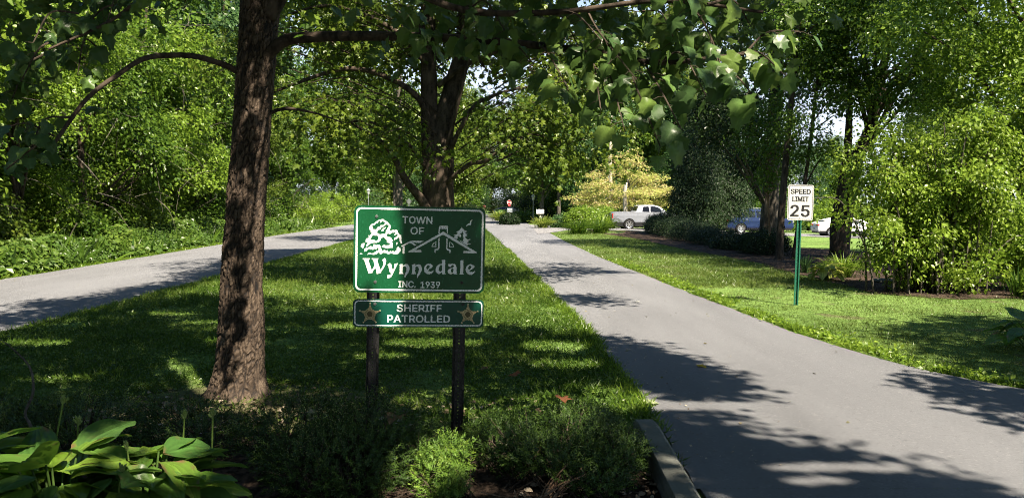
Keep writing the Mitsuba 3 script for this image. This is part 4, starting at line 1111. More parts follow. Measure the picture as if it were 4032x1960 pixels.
G1 = 'second row of trees behind the wood edge'
R1 = [(-19.5, 16, 1.0, 0), (-20.5, 21.5, 1.05, 2), (-20, 27.5, 1.0, 0), (-21, 33.5, 1.1, 1), (-21, 40, 1.05, 2), (-22, 47.5, 1.1, 0), (-23, 57, 1.15, 1), (-22, 68, 1.2, 0), (-27, 24, 1.2, 1), (-28, 38, 1.25, 0), (-29, 53, 1.3, 2), (-30, 72, 1.3, 1), (-18, 36.5, 1.25, 0), (-19.5, 53, 1.4, 2), (-17.5, 47.5, 1.15, 1)]
for n_, (x, y, s, t_) in enumerate(R1):
    copy_tree(t_, x, y, s, 47 * n_, f'tall tree behind the edge of the left wood, {ranks(R1)[n_]} of that row from the left', G1)
R0 = [(-14.5, 9, .8, 0), (-14.8, 3, .85, 1), (-15, -4, .9, 2), (-22, -14, 1.1, 0), (-14, -17, 1.1, 1), (-6, -16, 1.15, 2), (2, -18, 1.15, 0), (10, -17, 1.1, 1), (18, -15, 1.1, 2), (24, -5, 1.0, 0), (20, 4, .9, 1), (19, 12, .9, 2)]
for n_, (x, y, s, t_) in enumerate(R0):
    copy_tree(t_, x, y, s, 83 * n_ + 20, f'tree outside the view round the junction behind the viewpoint, {ORD[n_]} going round from the left', 'trees round the junction behind the viewpoint')
G2 = 'far trees that close the view along the road'
FAR = [(-19, 82, 1.3, 0), (-17.5, 98, 1.3, 2), (-18, 116, 1.4, 1), (-6, 72, .95, 2), (-5.5, 92, 1.1, 0), (-6, 112, 1.2, 1), (-12, 149, 1.5, 0), (-20, 150, 1.6, 1), (-4, 150, 1.5, 2), (-25, 84, 1.2, 1), (3, 149, 1.6, 0), (11, 148, 1.6, 1), (-28, 140, 1.6, 2),
       (5.6, 87, 1.15, 0), (4.8, 100, 1.4, 2), (6, 118, 1.5, 1), (8.5, 80, 1.3, 1), (13.5, 84, 1.35, 0), (19, 80, 1.2, 1), (12, 102, 1.5, 2), (20, 100, 1.5, 0), (26, 96, 1.3, 1), (33, 104, .85, 1), (41, 98, .8, 0), (48, 88, 1.2, 2), (30, 150, 1.5, 0), (20, 148, 1.6, 2), (58, 84, 1.4, 0), (24.5, 72, .56, 0), (28.5, 74, .60, 1), (21.5, 74, .54, 1), (32.5, 76, .6, 0)]
for n_, (x, y, s, t_) in enumerate(FAR):
    copy_tree(t_, x, y, s, 61 * n_, f'{("mid-green", "blue-green", "olive green")[t_]} far tree closing the view, {ranks(FAR)[n_]} from the left', G2)

# ------------------------------------------------------------------ right side
tree('street_tree', 'twin-limbed dark street tree just right of the far lantern', (2.75, 70, 0), (2.5, 70, 11), .27, [(2.6, 70, 8.2, 3.6, 3.4, 3.4), (1.2, 69.5, 4.6, 2.2, 2.2, 1.3), (4.6, 69.5, 4.8, 2, 2, 1.2)], 650, 22, .5, .2, GREEN, 61, bark='bark_grey')
tree('street_tree', 'dark trunk with a low side limb, left of the pinkish tree', (4.25, 69, 0), (4.4, 69, 11), .24, [(4.6, 69, 8.5, 3.2, 3.2, 3.2), (3.4, 68.6, 4.9, 1.9, 1.9, 1.1)], 520, 22, .5, .2, BLUEG, 62, bark='bark_grey')
tree('big_tree', 'thick fluted trunk with dark crown at the end of the yew hedge', (9.7, 29.2, 0), (10.0, 29.2, 14), .42,
     [(10, 29, 10, 4.4, 3.6, 3.4), (8.0, 28, 5.6, 1.8, 1.6, 1.5), (11.6, 28.5, 6.2, 1.8, 1.8, 1.1), (9.3, 27.6, 4.2, 1.0, .9, .8), (8.3, 28.4, 4.7, 1.7, 1.3, 1.7), (10.2, 31, 4.2, 1.8, 1.2, 1.5)], 1500, 22, .45, .13, DEEP + [(.05, .10, .025)], 63, bark='bark_grey', limbs=20, gap=.44)
for (b, t_, r_, lab) in (((8.45, 24.2, -.05), (8.9, 24.2, 7.5), .145, 'slim dark trunk directly left of the speed limit sign'),
                         ((9.0, 24.6, -.05), (9.7, 24.5, 6.5), .085, 'thin leaning trunk half hidden by the speed limit post'),
                         ((8.9, 26.5, -.05), (8.8, 26.5, 5.0), .05, 'thin pale sunlit stem beside the thick trunk')):
    k = thing('slim_tree', lab, 'tree', 'slim trees by the speed limit sign')
    r = np.random.default_rng(int(r_ * 1000))
    P, D = clusters([(t_[0], t_[1] - .3, t_[2] - .8, 1.5, 1.2, 1.5), (t_[0] - .3, t_[1] - .6, t_[2] * .55, .8, .7, .5)], 170, r, .2, .42, 1)
    part(k, 'trunk', wood(b, t_, r_, r_ * .45, P[:10], r, lean=.1), 'bark_brown' if r_ < .06 else 'bark_dark', smooth=True)
    v, f, c = foliage(P, D, r, 20, .34, .10, GREEN, DIAM)
    part(k, 'crown', (v, f), 'leaf', color=np.clip(c, .002, .95))
# the forked leaning tree right of the sign
k = thing('forked_tree', 'dark forked tree leaning right, between the speed limit sign and the big shrub', 'tree')
r = np.random.default_rng(64)
cells = [(12.6, 24.5, 9.0, 3.6, 3.2, 2.6), (9.6, 24, 7.6, 2.4, 2.0, 1.8), (14.8, 24, 6.6, 2.6, 2.2, 1.6), (10.2, 23.6, 5.3, 1.5, 1.2, .8), (13, 23.4, 5.3, 1.7, 1.4, .9), (16.5, 24, 9, 2.6, 2.4, 2), (11.7, 23.6, 5.8, 1.9, 1.1, 1.3), (11.0, 23.8, 7.2, 1.8, 1.2, 1)]
P, D = clusters(cells, 1500, r, .3, .43, .9)
part(k, 'trunk', cat([tube(bezier([(10.75, 25.3, -.1), (10.85, 25.3, .6), (11.0, 25.3, 1.8), (11.2, 25.3, 3.0), (11.75, 25.3, 4.4), (12.0, 25.2, 6), (12.2, 25, 8.5)], 44), [.34, .27, .25, .23, .17, .13, .06], 18, .08, 4, 2),
                      tube(bezier([(10.62, 25.25, .2), (10.6, 25.2, 1.2), (10.8, 25.2, 2.4), (10.95, 25.2, 4.0), (10.9, 25.1, 6.5)], 30), [.17, .16, .15, .12, .05], 14, .08, 4, 3)]
                     + [tube(bezier([(11.7, 25.2, rng.uniform(3.5, 6)), (np.array([11.9, 25, 5.5]) + q) / 2 + [0, 0, .3], q], 8), [.06, .012], 6) for q in P[:22]]), 'bark_dark', smooth=True)
v, f, c = foliage(P, D, r, 24, .4, .12, GREEN, DIAM)
v, f, c = join([(v, f, c)] + leafs[4])
part(k, 'crown', (v, f), 'leaf', color=np.clip(c, .002, .95))
tree('leafy_tree', 'bright leafy tree filling the top right corner above the shrub', (13.6, 20.5, 0), (13.8, 20.3, 9), .2,
     [(13.2, 19.6, 7.2, 3.4, 2.8, 2.4), (10.6, 19.0, 6.2, 1.9, 1.6, 1.2), (12.6, 18.6, 4.6, 2.2, 1.4, 1.0), (15.5, 19.5, 5.2, 2.4, 2.2, 2.2), (11.2, 20.5, 4.4, 1.2, 1.0, .6), (13.4, 20, 3.2, 1.6, 1.4, .8)], 1900, 24, .36, .105, LIME, 65, gap=.42, gfreq=.9)
tree('evergreen', 'dark dense conical evergreen behind the yew hedge', (12.4, 47, 0), (12.4, 47, 9.6), .2,
     [(12.4, 47, 1.6 + .95 * i_, 2.5 - .24 * i_, 2.4 - .23 * i_, .75) for i_ in range(9)], 1700, 30, .36, .15, DEEP, 66, mat='needle', tpl=LANCE, limbs=24, gap=.3, droop=.5)
tree('evergreen', 'dark evergreen standing in front of the conical one, above the hedge', (10.7, 45, 0), (10.7, 45, 9.5), .2,
     [(10.7, 45, 1.2 + 1.0 * i_, 1.9 - .18 * i_, 1.9 - .18 * i_, .85) for i_ in range(9)], 1300, 28, .36, .15, DEEP, 67, mat='needle', tpl=LANCE, limbs=20, gap=.34, droop=.5)
# layered tree with yellow and pinkish leaves
k = thing('dogwood', 'layered yellow and pinkish tree behind the silver pickup', 'tree')
r = np.random.default_rng(68)
cells = []
for z_, rr_, n_ in ((1.7, 4.2, 9), (2.5, 4.3, 10), (3.3, 3.8, 9), (4.1, 3.1, 7), (4.9, 2.3, 5), (5.6, 1.4, 4), (6.2, .7, 2)):
    for a_ in range(n_):
        t_ = a_ * 2 * math.pi / n_ + z_ * 2
        q = rr_ * (.65 + .25 * r.random())
        cells.append((9.7 + q * math.cos(t_), 65 + q * .9 * math.sin(t_), z_ + .3 * r.normal(), rr_ * .36 + .3, rr_ * .36 + .3, .24))
P, D = clusters(cells, 1100, r, .2, .44, .8)
part(k, 'trunk', wood((9.9, 65, 0), (9.8, 65, 5.6), .14, .04, P[:40], r, z0=.1), 'bark_grey', smooth=True)
v, f, c = foliage(P, np.tile([0, 0, 1.0], (len(P), 1)), r, 18, .45, .15, PINKY, DIAM, flat=.12, jitter=.35)
part(k, 'crown', (v, f), 'leaf', color=np.clip(c, .002, .95))
k = thing('dead_tree', 'bare grey dead tree rising above the pinkish layered tree', 'dead tree')
part(k, 'trunk', cat([tube(bezier([(8.7, 69, 0), (8.8, 69, 3), (8.75, 69, 6.5), (8.9, 69, 10.5)], 24), [.24, .16, .05], 10, .1, 4),
                      tube(bezier([(8.8, 69, 7.4), (8.0, 69, 8.2), (7.0, 69, 9.2)], 8), [.06, .02], 6), tube(bezier([(8.8, 69, 6.8), (9.4, 69, 7.6), (9.8, 69, 8.6)], 8), [.06, .02], 6)]), 'bark_pale', smooth=True)
k = thing('tree_snag', 'white broken tree stump pole standing behind the pickup bed', 'dead tree')
part(k, 'trunk', tube(bezier([(9.0, 61.5, -.2), (9.05, 61.5, 1.2), (9.0, 61.5, 2.4), (9.06, 61.5, 3.5)], 24), [.22, .18, .17, .13], 14, .12, 4), 'bark_pale', smooth=True)

# clipped yew hedge along the lawn, one bush after the other
HL = ['first yew hedge bush, against the thick trunk', 'second yew hedge bush counting from the thick trunk', 'third yew hedge bush counting from the thick trunk', 'fourth yew hedge bush counting from the thick trunk', 'fifth yew hedge bush counting from the thick trunk', 'sixth yew hedge bush, below the pickup cab', 'last yew hedge bush, in front of the pickup rear wheel']
for n_, (x, y, r_, h) in enumerate([(8.9, 27.2, 1.0, .82), (8.8, 30.4, 1.05, .5), (8.9, 34, 1.3, .68), (8.9, 38, 1.4, .92), (9.0, 42, 1.35, 1.06), (9.0, 46, 1.3, 1.2), (9.35, 49.4, .95, 1.15)]):
    k = thing('hedge_bush', 'dark ' + HL[n_], 'hedge', 'yew hedge bushes in a row')
    r = np.random.default_rng(700 + n_)
    P, D = clusters([(x, y, h * .48, r_ * .85, r_ * 1.55, h * .52), (x, y, h * .62, r_ * .7, r_ * 1.2, h * .42)], 520, r, .7, .2, 1)
    P[:, 2] += gz(P[:, 0], P[:, 1])
    st = [tube(np.array([[x + a * .3, y + b * .3, float(gz(x, y))], P[m]]), [.02, .006], 4) for m, (a, b) in enumerate(r.normal(size=(12, 2)))]
    part(k, 'stem', cat(st), 'bark_dark', kind='stuff')
    v, f, c = foliage(P, D, r, 26, .2, .075, DEEP, LANCE, up=.3, jitter=.8)
    part(k, 'foliage', (v, f), 'needle', color=np.clip(c, .002, .95))

# the big yellow-green shrub
k = thing('big_shrub', 'large vase-shaped yellow-green shrub right of the speed limit sign', 'shrub')
r = np.random.default_rng(80)
st, PP_, DD_ = [], [], []
for m in range(74):
    a = r.uniform(0, 2 * np.pi)
    reach = r.uniform(.15, 1.0) ** .7 * 1.85
    hh = r.uniform(2.1, 4.3) * (1 - .28 * (reach / 1.75) ** 2)
    if m > 54:
        hh = r.uniform(.5, 1.7); reach = r.uniform(.8, 1.6)
    b0 = np.array([8.45 + .35 * r.normal(), 15.3 + .22 * r.normal(), -.05])
    out = np.array([math.cos(a), .75 * math.sin(a), 0]) * reach
    path = bezier([b0, b0 + out * .12 + [0, 0, hh * .4], b0 + out * .5 + [0, 0, hh * .85], b0 + out + [0, 0, hh * r.uniform(.78, 1.0)]], 22)
    st.append(tube(path, [.024, .014, .004], 6))
    for u in np.linspace(.38 if m < 55 else .25, 1, 13 if hh > 1.7 else 9):
        if r.random() < .22:
            continue
        p = path[int(u * 21)] + r.normal(size=3) * [.17, .15, .12]
        PP_.append(p); DD_.append(unit(out + [0, 0, .5] + r.normal(size=3) * .5))
P, D = np.array(PP_), np.array(DD_)
part(k, 'stem', cat(st), 'bark_grey', smooth=True, kind='stuff')
vs_ = []
for sel, sz_, pl_ in ((slice(0, None, 3), .08, LIME[1:]), (slice(1, None, 3), .066, LIME), (slice(2, None, 3), .06, [(0.055, 0.11, 0.014), (0.13, 0.20, 0.02), (0.2, 0.27, 0.03)])):
    vs_.append(foliage(P[sel], D[sel], r, 54, .26, sz_, pl_, OVAL, droop=.5, jitter=.7))
v, f, c = join(vs_)
part(k, 'foliage', (v, f), 'leaf', color=np.clip(c, .002, .95))
for n_, (x, y, h, r_, lab) in enumerate([(10.5, 15.6, 1.9, 1.0, 'loose yellow-green shrub at the right frame edge behind the spiky clump'), (11.6, 17.6, 2.4, 1.2, 'sunny shrub at the right frame edge, behind the loose one'), (10.2, 13.9, .55, .6, 'low leafy plant at the foot of the big shrub on its right')]):
    k = thing('shrub', lab, 'shrub')
    r = np.random.default_rng(820 + n_)
    P, D = clusters([(x, y, h * .55, r_, r_, h * .5)], 230, r, .3, .42, 1.4)
    st = [tube(bezier([(x + .1 * a, y + .1 * b, 0), (x + .25 * a, y + .25 * b, h * .5), tuple(P[m])], 8), [.012, .005], 5) for m, (a, b) in enumerate(r.normal(size=(12, 2)))]
    part(k, 'stem', cat(st), 'bark_grey', kind='stuff')
    v, f, c = foliage(P, D, r, 22, .24, .075, LIME, OVAL)
    part(k, 'foliage', (v, f), 'leaf', color=np.clip(c, .002, .95))

# bushes behind the cars and beside the drive
for n_, (x, y, rx, ry, h, pal, lab) in enumerate([
        (17.5, 65, 2.6, 1.6, 2.6, LIME, 'sunlit bush behind the blue car'), (22.5, 65.5, 2.8, 1.6, 2.8, GREEN, 'green bush behind the white car'), (28, 65, 3.0, 1.6, 3.0, LIME, 'green bush behind the bright blue car'), (33.5, 64.5, 3.0, 1.6, 3.2, GREEN, 'bush at the far right end of the driveway'),
        (13.2, 62.8, 1.8, 1.2, 1.7, LIME, 'low bright bush in front of the pickup bonnet'), (5.2, 56, 1.3, 1.2, 1.55, LIME, 'rounded yellow-green bush left of the pickup tailgate'), (6.9, 58.6, 1.2, 1.2, 1.6, LIME, 'loose bright bush touching the pickup tailgate'), (3.9, 57.5, .9, .9, .9, BLUEG, 'small grey-green bush left of the rounded bush'),
        (1.2, 73, 1.2, 1.2, 1.1, GREEN, 'clipped green bush at the foot of the far lantern'), (-.25, 66, .7, .9, .9, DEEP, 'dark spiky bush below the grey mailbox'), (9.0, 64.2, 2.4, 1.0, 1.3, OLIVE, 'shaded bush under the pinkish layered tree'),
        (2.9, 92, 2.5, 2, 3.0, DEEP, 'dark thicket behind the far lantern'), (5.5, 90, 2.5, 2, 3.2, DEEP, 'dark thicket right of the far lantern'), (.8, 112, 2.4, 2, 3.5, DEEP, 'dark thicket right of the stop sign'),
        (-2.5, 147, 4, 2, 3.5, DEEP, 'dark thicket closing the road end, behind the no entry sign'), (-9.5, 148, 4, 2, 3.0, LIME, 'bright thicket behind the yellow arrow sign'), (-17, 130, 4, 3, 4, DEEP, 'dark thicket at the far left of the road end'), (-.4, 146, 3.5, 2, 5, DEEP, 'dark thicket at the road end right of the no entry sign'), (-23.5, 84, 3.5, 2.5, 5, BLUEG, 'shaded thicket deep behind the left road bend'), (4.5, 140, 4, 3, 4.5, DEEP, 'dark thicket beyond the stop sign'), (-19, 76, 4, 3, 4.0, DEEP, 'shaded thicket behind the far sunny shrubs'), (-18.5, 90, 4, 3, 4.5, BLUEG, 'blue-green thicket around the pale lantern'),
        (-6.3, 64, 1.6, 1.4, 1.6, LIME, 'sunny shrub on the far median left of the forked trunk'), (-5.6, 84, 2, 2, 2.2, DEEP, 'dark shrub far down the median'), (8.6, 88, 3.2, 2, 3.6, BLUEG, 'thicket behind the layered tree, left part'), (14, 88, 3.5, 2, 4.2, GREEN, 'thicket behind the layered tree, right part'), (20.5, 86, 3.5, 2, 4.5, BLUEG, 'tall thicket far behind the suv'), (27.5, 86, 3.8, 2, 4.5, BLUEG, 'tall thicket far behind the white sedan'), (35, 84, 4, 2, 5, GREEN, 'tall thicket far behind the bright blue car'), (43, 82, 4, 2, 5.5, GREEN, 'far thicket seen through the big shrub'), (52, 80, 4.5, 2.5, 6, GREEN, 'far thicket at the right edge of the view')]):
    k = thing('bush', lab, 'bush')
    r = np.random.default_rng(900 + n_)
    z0_ = float(gz(x, y))
    P, D = clusters([(x, y, h * .48, rx, ry, h * .52)], 260, r, .6, .3, .9)
    P[:, 2] += z0_
    v, f, c = foliage(P, D, r, 24, .34, .13, pal, DIAM)
    part(k, 'foliage', (v, f), 'leaf', color=np.clip(c, .002, .95))
    st = [tube(np.array([[x + a * .2, y + b * .2, z0_], P[m]]), [.02, .008], 4) for m, (a, b) in enumerate(r.normal(size=(8, 2)))]
    part(k, 'stem', cat(st), 'bark_dark', kind='stuff')


# strap-leaved clumps
def clump(name, label, x, y, h, n, wd, pal, seed, spread=.35, arch=1.0, catg='plant'):
    k = thing(name, label, catg)
    r = np.random.default_rng(seed)
    vs, fs, cs, at = [], [], [], 0
    for m in range(n):
        a = r.uniform(0, 2 * np.pi)
        L_ = h * r.uniform(.8, 1.5)
        lean_ = r.uniform(.25, 1.1) * arch
        t = np.linspace(0, 1, 7)
        out = spread * .5 * np.abs(r.normal()) * .5 + L_ * lean_ * (.35 * t + .45 * t ** 2)
        z = L_ * (t * 1.0 - .62 * lean_ * t ** 2.4)
        c0, s0 = math.cos(a), math.sin(a)
        w = wd * np.array([.7, 1, 1, .95, .8, .5, .05]) * .5
        cx_, cy_ = x + c0 * out, y + s0 * out
        zz_ = np.maximum(z, .01) + float(gz(x, y))
        p = np.stack([np.stack([cx_ - s0 * w, cy_ + c0 * w, zz_], -1), np.stack([cx_, cy_, zz_ - wd * .25], -1), np.stack([cx_ + s0 * w, cy_ - c0 * w, zz_], -1)], 1).reshape(-1, 3)
        for i_ in range(6):
            b = at + i_ * 3
            fs += [[b, b + 1, b + 4], [b, b + 4, b + 3], [b + 1, b + 2, b + 5], [b + 1, b + 5, b + 4]]
        vs.append(p)
        cs.append(np.repeat(palette(pal, np.array([r.random()])), len(p), 0))
        at += len(p)
    part(k, 'blade', (np.vstack(vs), np.array(fs)), 'leaf', color=np.clip(np.vstack(cs), .002, .9), kind='stuff')
    return k


YLIME = [(0.14, 0.22, 0.025), (0.24, 0.31, 0.05), (0.34, 0.38, 0.10)]
clump('daylily', 'bright daylily clump at the foot of the white mailbox', 2.25, 56.5, .85, 260, .06, YLIME, 1, .9)
clump('daylily', 'dark green grassy clump beside the driveway mouth', 3.9, 45.5, .85, 300, .05, GREEN, 2, 1.2)
clump('daylily', 'dark green grassy clump under the rounded bush', 5.3, 46.5, .8, 300, .05, GREEN, 3, 1.2)
clump('daylily', 'tall lit strap-leaved clump below the yellow-green bush', 5.9, 49.5, 1.1, 240, .05, LIME, 4, 1.0)
clump('daylily', 'bright yellow clump at the roadside beyond the grey mailbox', -1.35, 82, 1.0, 240, .08, YLIME, 5, 1.6)
clump('daylily', 'sunlit daylily clump at the foot of the forked tree', 7.95, 18.4, .55, 230, .024, LIME, 6, .5)
clump('iris', 'dark iris clump behind the speed limit post', 7.5, 19.6, .42, 60, .03, BLUEG, 7, .3, .6)
clump('iris', 'spiky iris clump on the lawn edge at the right of the frame', 9.65, 14.6, .5, 70, .03, GREEN, 8, .3, .7)

# ------------------------------------------------------------------ hostas
def hosta_leaf(seed, hue):
    r = np.random.default_rng(seed)
    NU, NT = 13, 15
    s = np.linspace(-1, 1, NU); t = np.linspace(0, 1, NT)
    S, Tt = np.meshgrid(s, t)
    w = .40 * np.sin(np.pi * np.clip(Tt, 0, 1) ** .72) ** .85 * (1 - .25 * Tt) + .012
    back = -.10 * np.abs(S) ** 1.5 * np.exp(-Tt / .12)
    cup = r.uniform(.12, .45); arch = r.uniform(.18, .5); tw = r.normal() * .12
    X = S * w
    Y = Tt + back
    Z = cup * np.abs(X) ** 1.3 - arch * Tt ** 2 + .019 * np.cos(S * 6.5 * np.pi) * np.sin(np.pi * Tt) + tw * X * Tt + .03 * (meshkit.fbm(np.stack([X * 4, Y * 4, 0 * X + seed], -1), 3, seed) - .5) * 2
    Z += .035 * np.sin(Tt * 9 + r.uniform(0, 6)) * np.abs(S) ** 2
    v = np.stack([X, Y, Z], -1).reshape(-1, 3)
    i_, j_ = np.meshgrid(np.arange(NT - 1), np.arange(NU - 1), indexing='ij')
    q_ = np.stack([i_ * NU + j_, i_ * NU + j_ + 1, (i_ + 1) * NU + j_ + 1, (i_ + 1) * NU + j_], -1).reshape(-1, 4)
    rib = (.5 + .5 * np.cos(S * 6.5 * np.pi)).ravel()[:, None]
    col = np.array(hue)[None] * (.85 + .28 * rib) * (1 + .6 * np.exp(-(np.abs(S.ravel()) / .05) ** 2)[:, None] * .5)
    wear = sstep(.60, .72, meshkit.fbm(np.stack([X * 9, Y * 9, 0 * X + seed * 3.1], -1), 3, seed)).ravel() * (.25 + .75 * (np.abs(S.ravel()) > .8))
    col = col * (1 - wear[:, None]) + np.array([.16, .11, .05]) * wear[:, None]
    return mikit.ply((v, q_), 'leaf', smooth=True, color=np.clip(col, .002, .9))


HV = [hosta_leaf(i_, h_) for i_, h_ in enumerate([(0.08, 0.17, 0.025), (0.11, 0.20, 0.028), (0.06, 0.14, 0.03), (0.14, 0.23, 0.03), (0.085, 0.17, 0.03), (0.12, 0.21, 0.022), (0.07, 0.15, 0.035), (0.10, 0.19, 0.02)])]
HY = [hosta_leaf(40 + i_, h_) for i_, h_ in enumerate([(0.30, 0.36, 0.06), (0.36, 0.40, 0.09), (0.25, 0.33, 0.05)])]


def hosta(label, x, y, n, L_, hmax, seed, var, scapes=(), rad=.5):
    k = thing('hosta', label, 'hosta')
    r = np.random.default_rng(seed)
    st = []
    for m in range(n):
        u = (m + .5) / n
        a = m * 2.39996 + r.normal() * .25
        d = rad * (.12 + .55 * u ** .7)
        h = hmax * (1 - .55 * u ** 1.6) * r.uniform(.82, 1.05)
        p = np.array([x + d * math.cos(a), y + d * math.sin(a), h])
        out = np.array([math.cos(a), math.sin(a), 0])
        tip = unit(out + np.array([0, 0, .35 - .8 * u + .25 * r.normal()]) + r.normal(size=3) * .15)
        nrm = unit(np.array([0, 0, 1.0]) - out * (.5 - .9 * u) * .6 + r.normal(size=3) * .22)
        part(k, 'leaf', var[r.integers(len(var))], None, m=frame(p, nrm, tip, L_ * r.uniform(.75, 1.2)))
        st.append(tube(bezier([(x + .05 * math.cos(a), y + .05 * math.sin(a), 0), (x + .5 * d * math.cos(a), y + .5 * d * math.sin(a), h * .65), p], 7), [.008, .005], 6))
    cm = cat(st)
    part(k, 'leaf_stalk', cm, 'leaf', smooth=True, color=np.tile([.07, .13, .03], (len(cm.vertices), 1)), kind='stuff')
    for (sx, sy, sz, dx) in scapes:
        top = np.array([sx, sy, sz])
        tb = tube(bezier([(sx - dx * 1.6, sy, 0), (sx - dx, sy, sz * .6), top], 12), [.0055, .004], 6)
        fs_ = part(k, 'flower_stalk', tb, 'leaf', smooth=True, color=np.tile([.16, .25, .06], (len(tb.vertices), 1)))
        bs = []
        for b_ in range(9):
            dd = unit(np.array([dx * 4, 0, 1.0]) + r.normal(size=3) * .35)
            m_ = trimesh.creation.icosphere(1, 1.0)
            m_.apply_scale((.0055, .0055, .019))
            m_.apply_transform(trimesh.geometry.align_vectors([0, 0, 1], dd))
            m_.apply_translation(top + dd * .016 + np.array([0, 0, .003 * b_ - .01]))
            bs.append(m_)
        bm = cat(bs)
        part(fs_, 'bud', bm, 'leaf', smooth=True, color=np.tile([.22, .30, .10], (len(bm.vertices), 1)), kind='stuff')
    return k


hosta('large green hosta at the bottom left corner of the view', -2.55, 3.5, 84, .24, .60, 1, HV, [(-2.16, 3.65, .80, .06)], .62)
hosta('large green hosta in the middle of the foreground three', -2.05, 3.4, 90, .24, .60, 2, HV, [(-1.78, 3.5, .62, -.02), (-2.12, 3.7, .68, .01)], .6)
hosta('large green hosta nearest the dark yew, with flower stalks', -1.66, 3.45, 80, .235, .58, 3, HV, [(-1.46, 3.7, .72, .012), (-1.68, 3.25, .60, .04), (-1.62, 3.75, .70, .02)], .5)
hosta('small chartreuse hosta glowing in the sun by the daylily clump', 7.25, 17.7, 26, .26, .34, 4, HY, (), .45)
hosta('dark hosta in the shade at the right frame edge', 6.15, 9.0, 20, .26, .42, 5, HV[:3], (), .5)

# ------------------------------------------------------------------ low yews in front of the sign
NEED = (np.array([[-.06, 0, 0], [.06, 0, 0], [.085, .55, .02], [0, 1, -.02], [-.085, .55, .02]]), np.array([[0, 1, 2], [0, 2, 4], [4, 2, 3]]))
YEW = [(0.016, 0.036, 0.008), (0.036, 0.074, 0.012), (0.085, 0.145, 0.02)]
YEW_SUNLIT = [(0.05, 0.11, 0.015), (0.10, 0.185, 0.024), (0.19, 0.275, 0.035)]  # sunlight on the sprig is put into this lighter yew green


def yew(label, cells, n, seed, pal, shell=.55, gap=.36):
    k = thing('yew_shrub', label, 'shrub')
    r = np.random.default_rng(seed)
    P, D = clusters(cells, n, r, shell, gap, 3.2, zmin=.03)
    ax = unit(D * .8 + [0, 0, .55] + r.normal(size=D.shape) * .4)
    L_ = r.uniform(.05, .11, n)
    per = 26
    kk = np.repeat(np.arange(n), per)
    u = np.tile(np.linspace(.02, 1, per), n)
    pos = P[kk] + ax[kk] * (u * L_[kk])[:, None]
    side = unit(np.cross(ax[kk], r.normal(size=(len(kk), 3))))
    tip = unit(side + ax[kk] * (.45 + .8 * u[:, None] ** 3))
    nrm = unit(np.cross(tip, np.cross(ax[kk], tip)) + .3 * r.normal(size=tip.shape))
    young = r.random(n)
    col = palette(pal, .3 * young[kk] + .5 * u * young[kk] + .25 * r.random(len(kk)))
    v, f, c = scatter(pos, nrm, tip, .027 * (.7 + .5 * r.random(len(kk))) * (1 - .35 * u), col, NEED)
    part(k, 'foliage', (v, f), 'needle', color=np.clip(c, .002, .9))
    cc = np.asarray(cells, float)
    st = []
    for m in range(0, n, 14):
        c0 = cc[np.argmin(((cc[:, :2] - P[m, :2]) ** 2).sum(1))]
        b = np.array([c0[0] + .12 * r.normal(), c0[1] + .1 * r.normal(), 0])
        st.append(tube(bezier([b, (b + P[m]) / 2 + r.normal(size=3) * .03, P[m] + ax[m] * L_[m] * .8], 6), [.007, .0014], 5, cap=False))
    part(k, 'twig', cat(st), 'bark_dark', kind='stuff')
    return k


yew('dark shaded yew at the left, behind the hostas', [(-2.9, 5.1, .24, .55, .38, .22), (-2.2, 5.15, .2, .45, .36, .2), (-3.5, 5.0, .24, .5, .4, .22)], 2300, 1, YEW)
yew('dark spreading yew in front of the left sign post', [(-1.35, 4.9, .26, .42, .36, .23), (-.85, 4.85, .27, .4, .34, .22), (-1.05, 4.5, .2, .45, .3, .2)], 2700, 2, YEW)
yew('small yew sprig, coloured brighter for the sun on it, in front of the right sign post', [(-.43, 4.45, .12, .15, .15, .12), (-.37, 4.64, .2, .11, .1, .12), (-.50, 4.62, .18, .08, .1, .08), (-.35, 4.42, .06, .1, .1, .1)], 620, 3, YEW_SUNLIT, .2, .44)
yew('green yew between the right sign post and the kerb', [(-.02, 4.95, .2, .28, .33, .17), (.42, 5.0, .23, .30, .30, .18), (.66, 4.9, .15, .2, .3, .14), (.22, 4.65, .22, .26, .2, .1), (.5, 4.55, .1, .2, .2, .1)], 2500, 4, [(0.018, 0.040, 0.008), (0.042, 0.085, 0.013), (0.095, 0.16, 0.022)])


# ------------------------------------------------------------------ fallen things
def fallen(label, x, y, z, size, col, seed, tpl=LOBED, tilt=.3):
    k = thing('fallen_leaf', label, 'leaf')
    r = np.random.default_rng(seed)
    sub = trimesh.Trimesh(*tpl, process=False).subdivide()
    sv = np.asarray(sub.vertices).copy()
    sv[:, 2] += .35 * np.abs(sv[:, 0]) + .2 * (meshkit.fbm(sv * 3 + seed, 2, seed) - .5)
    m = np.array(frame(np.array([x, y, z]), np.array([r.normal() * tilt, r.normal() * tilt, 1]), np.append(r.normal(size=2), .05), size).matrix)
    sv = sv @ m[:3, :3].T + m[:3, 3]
    part(k, 'blade', (sv, np.asarray(sub.faces)), 'leaf', smooth=True, color=np.tile(col, (len(sv), 1)))


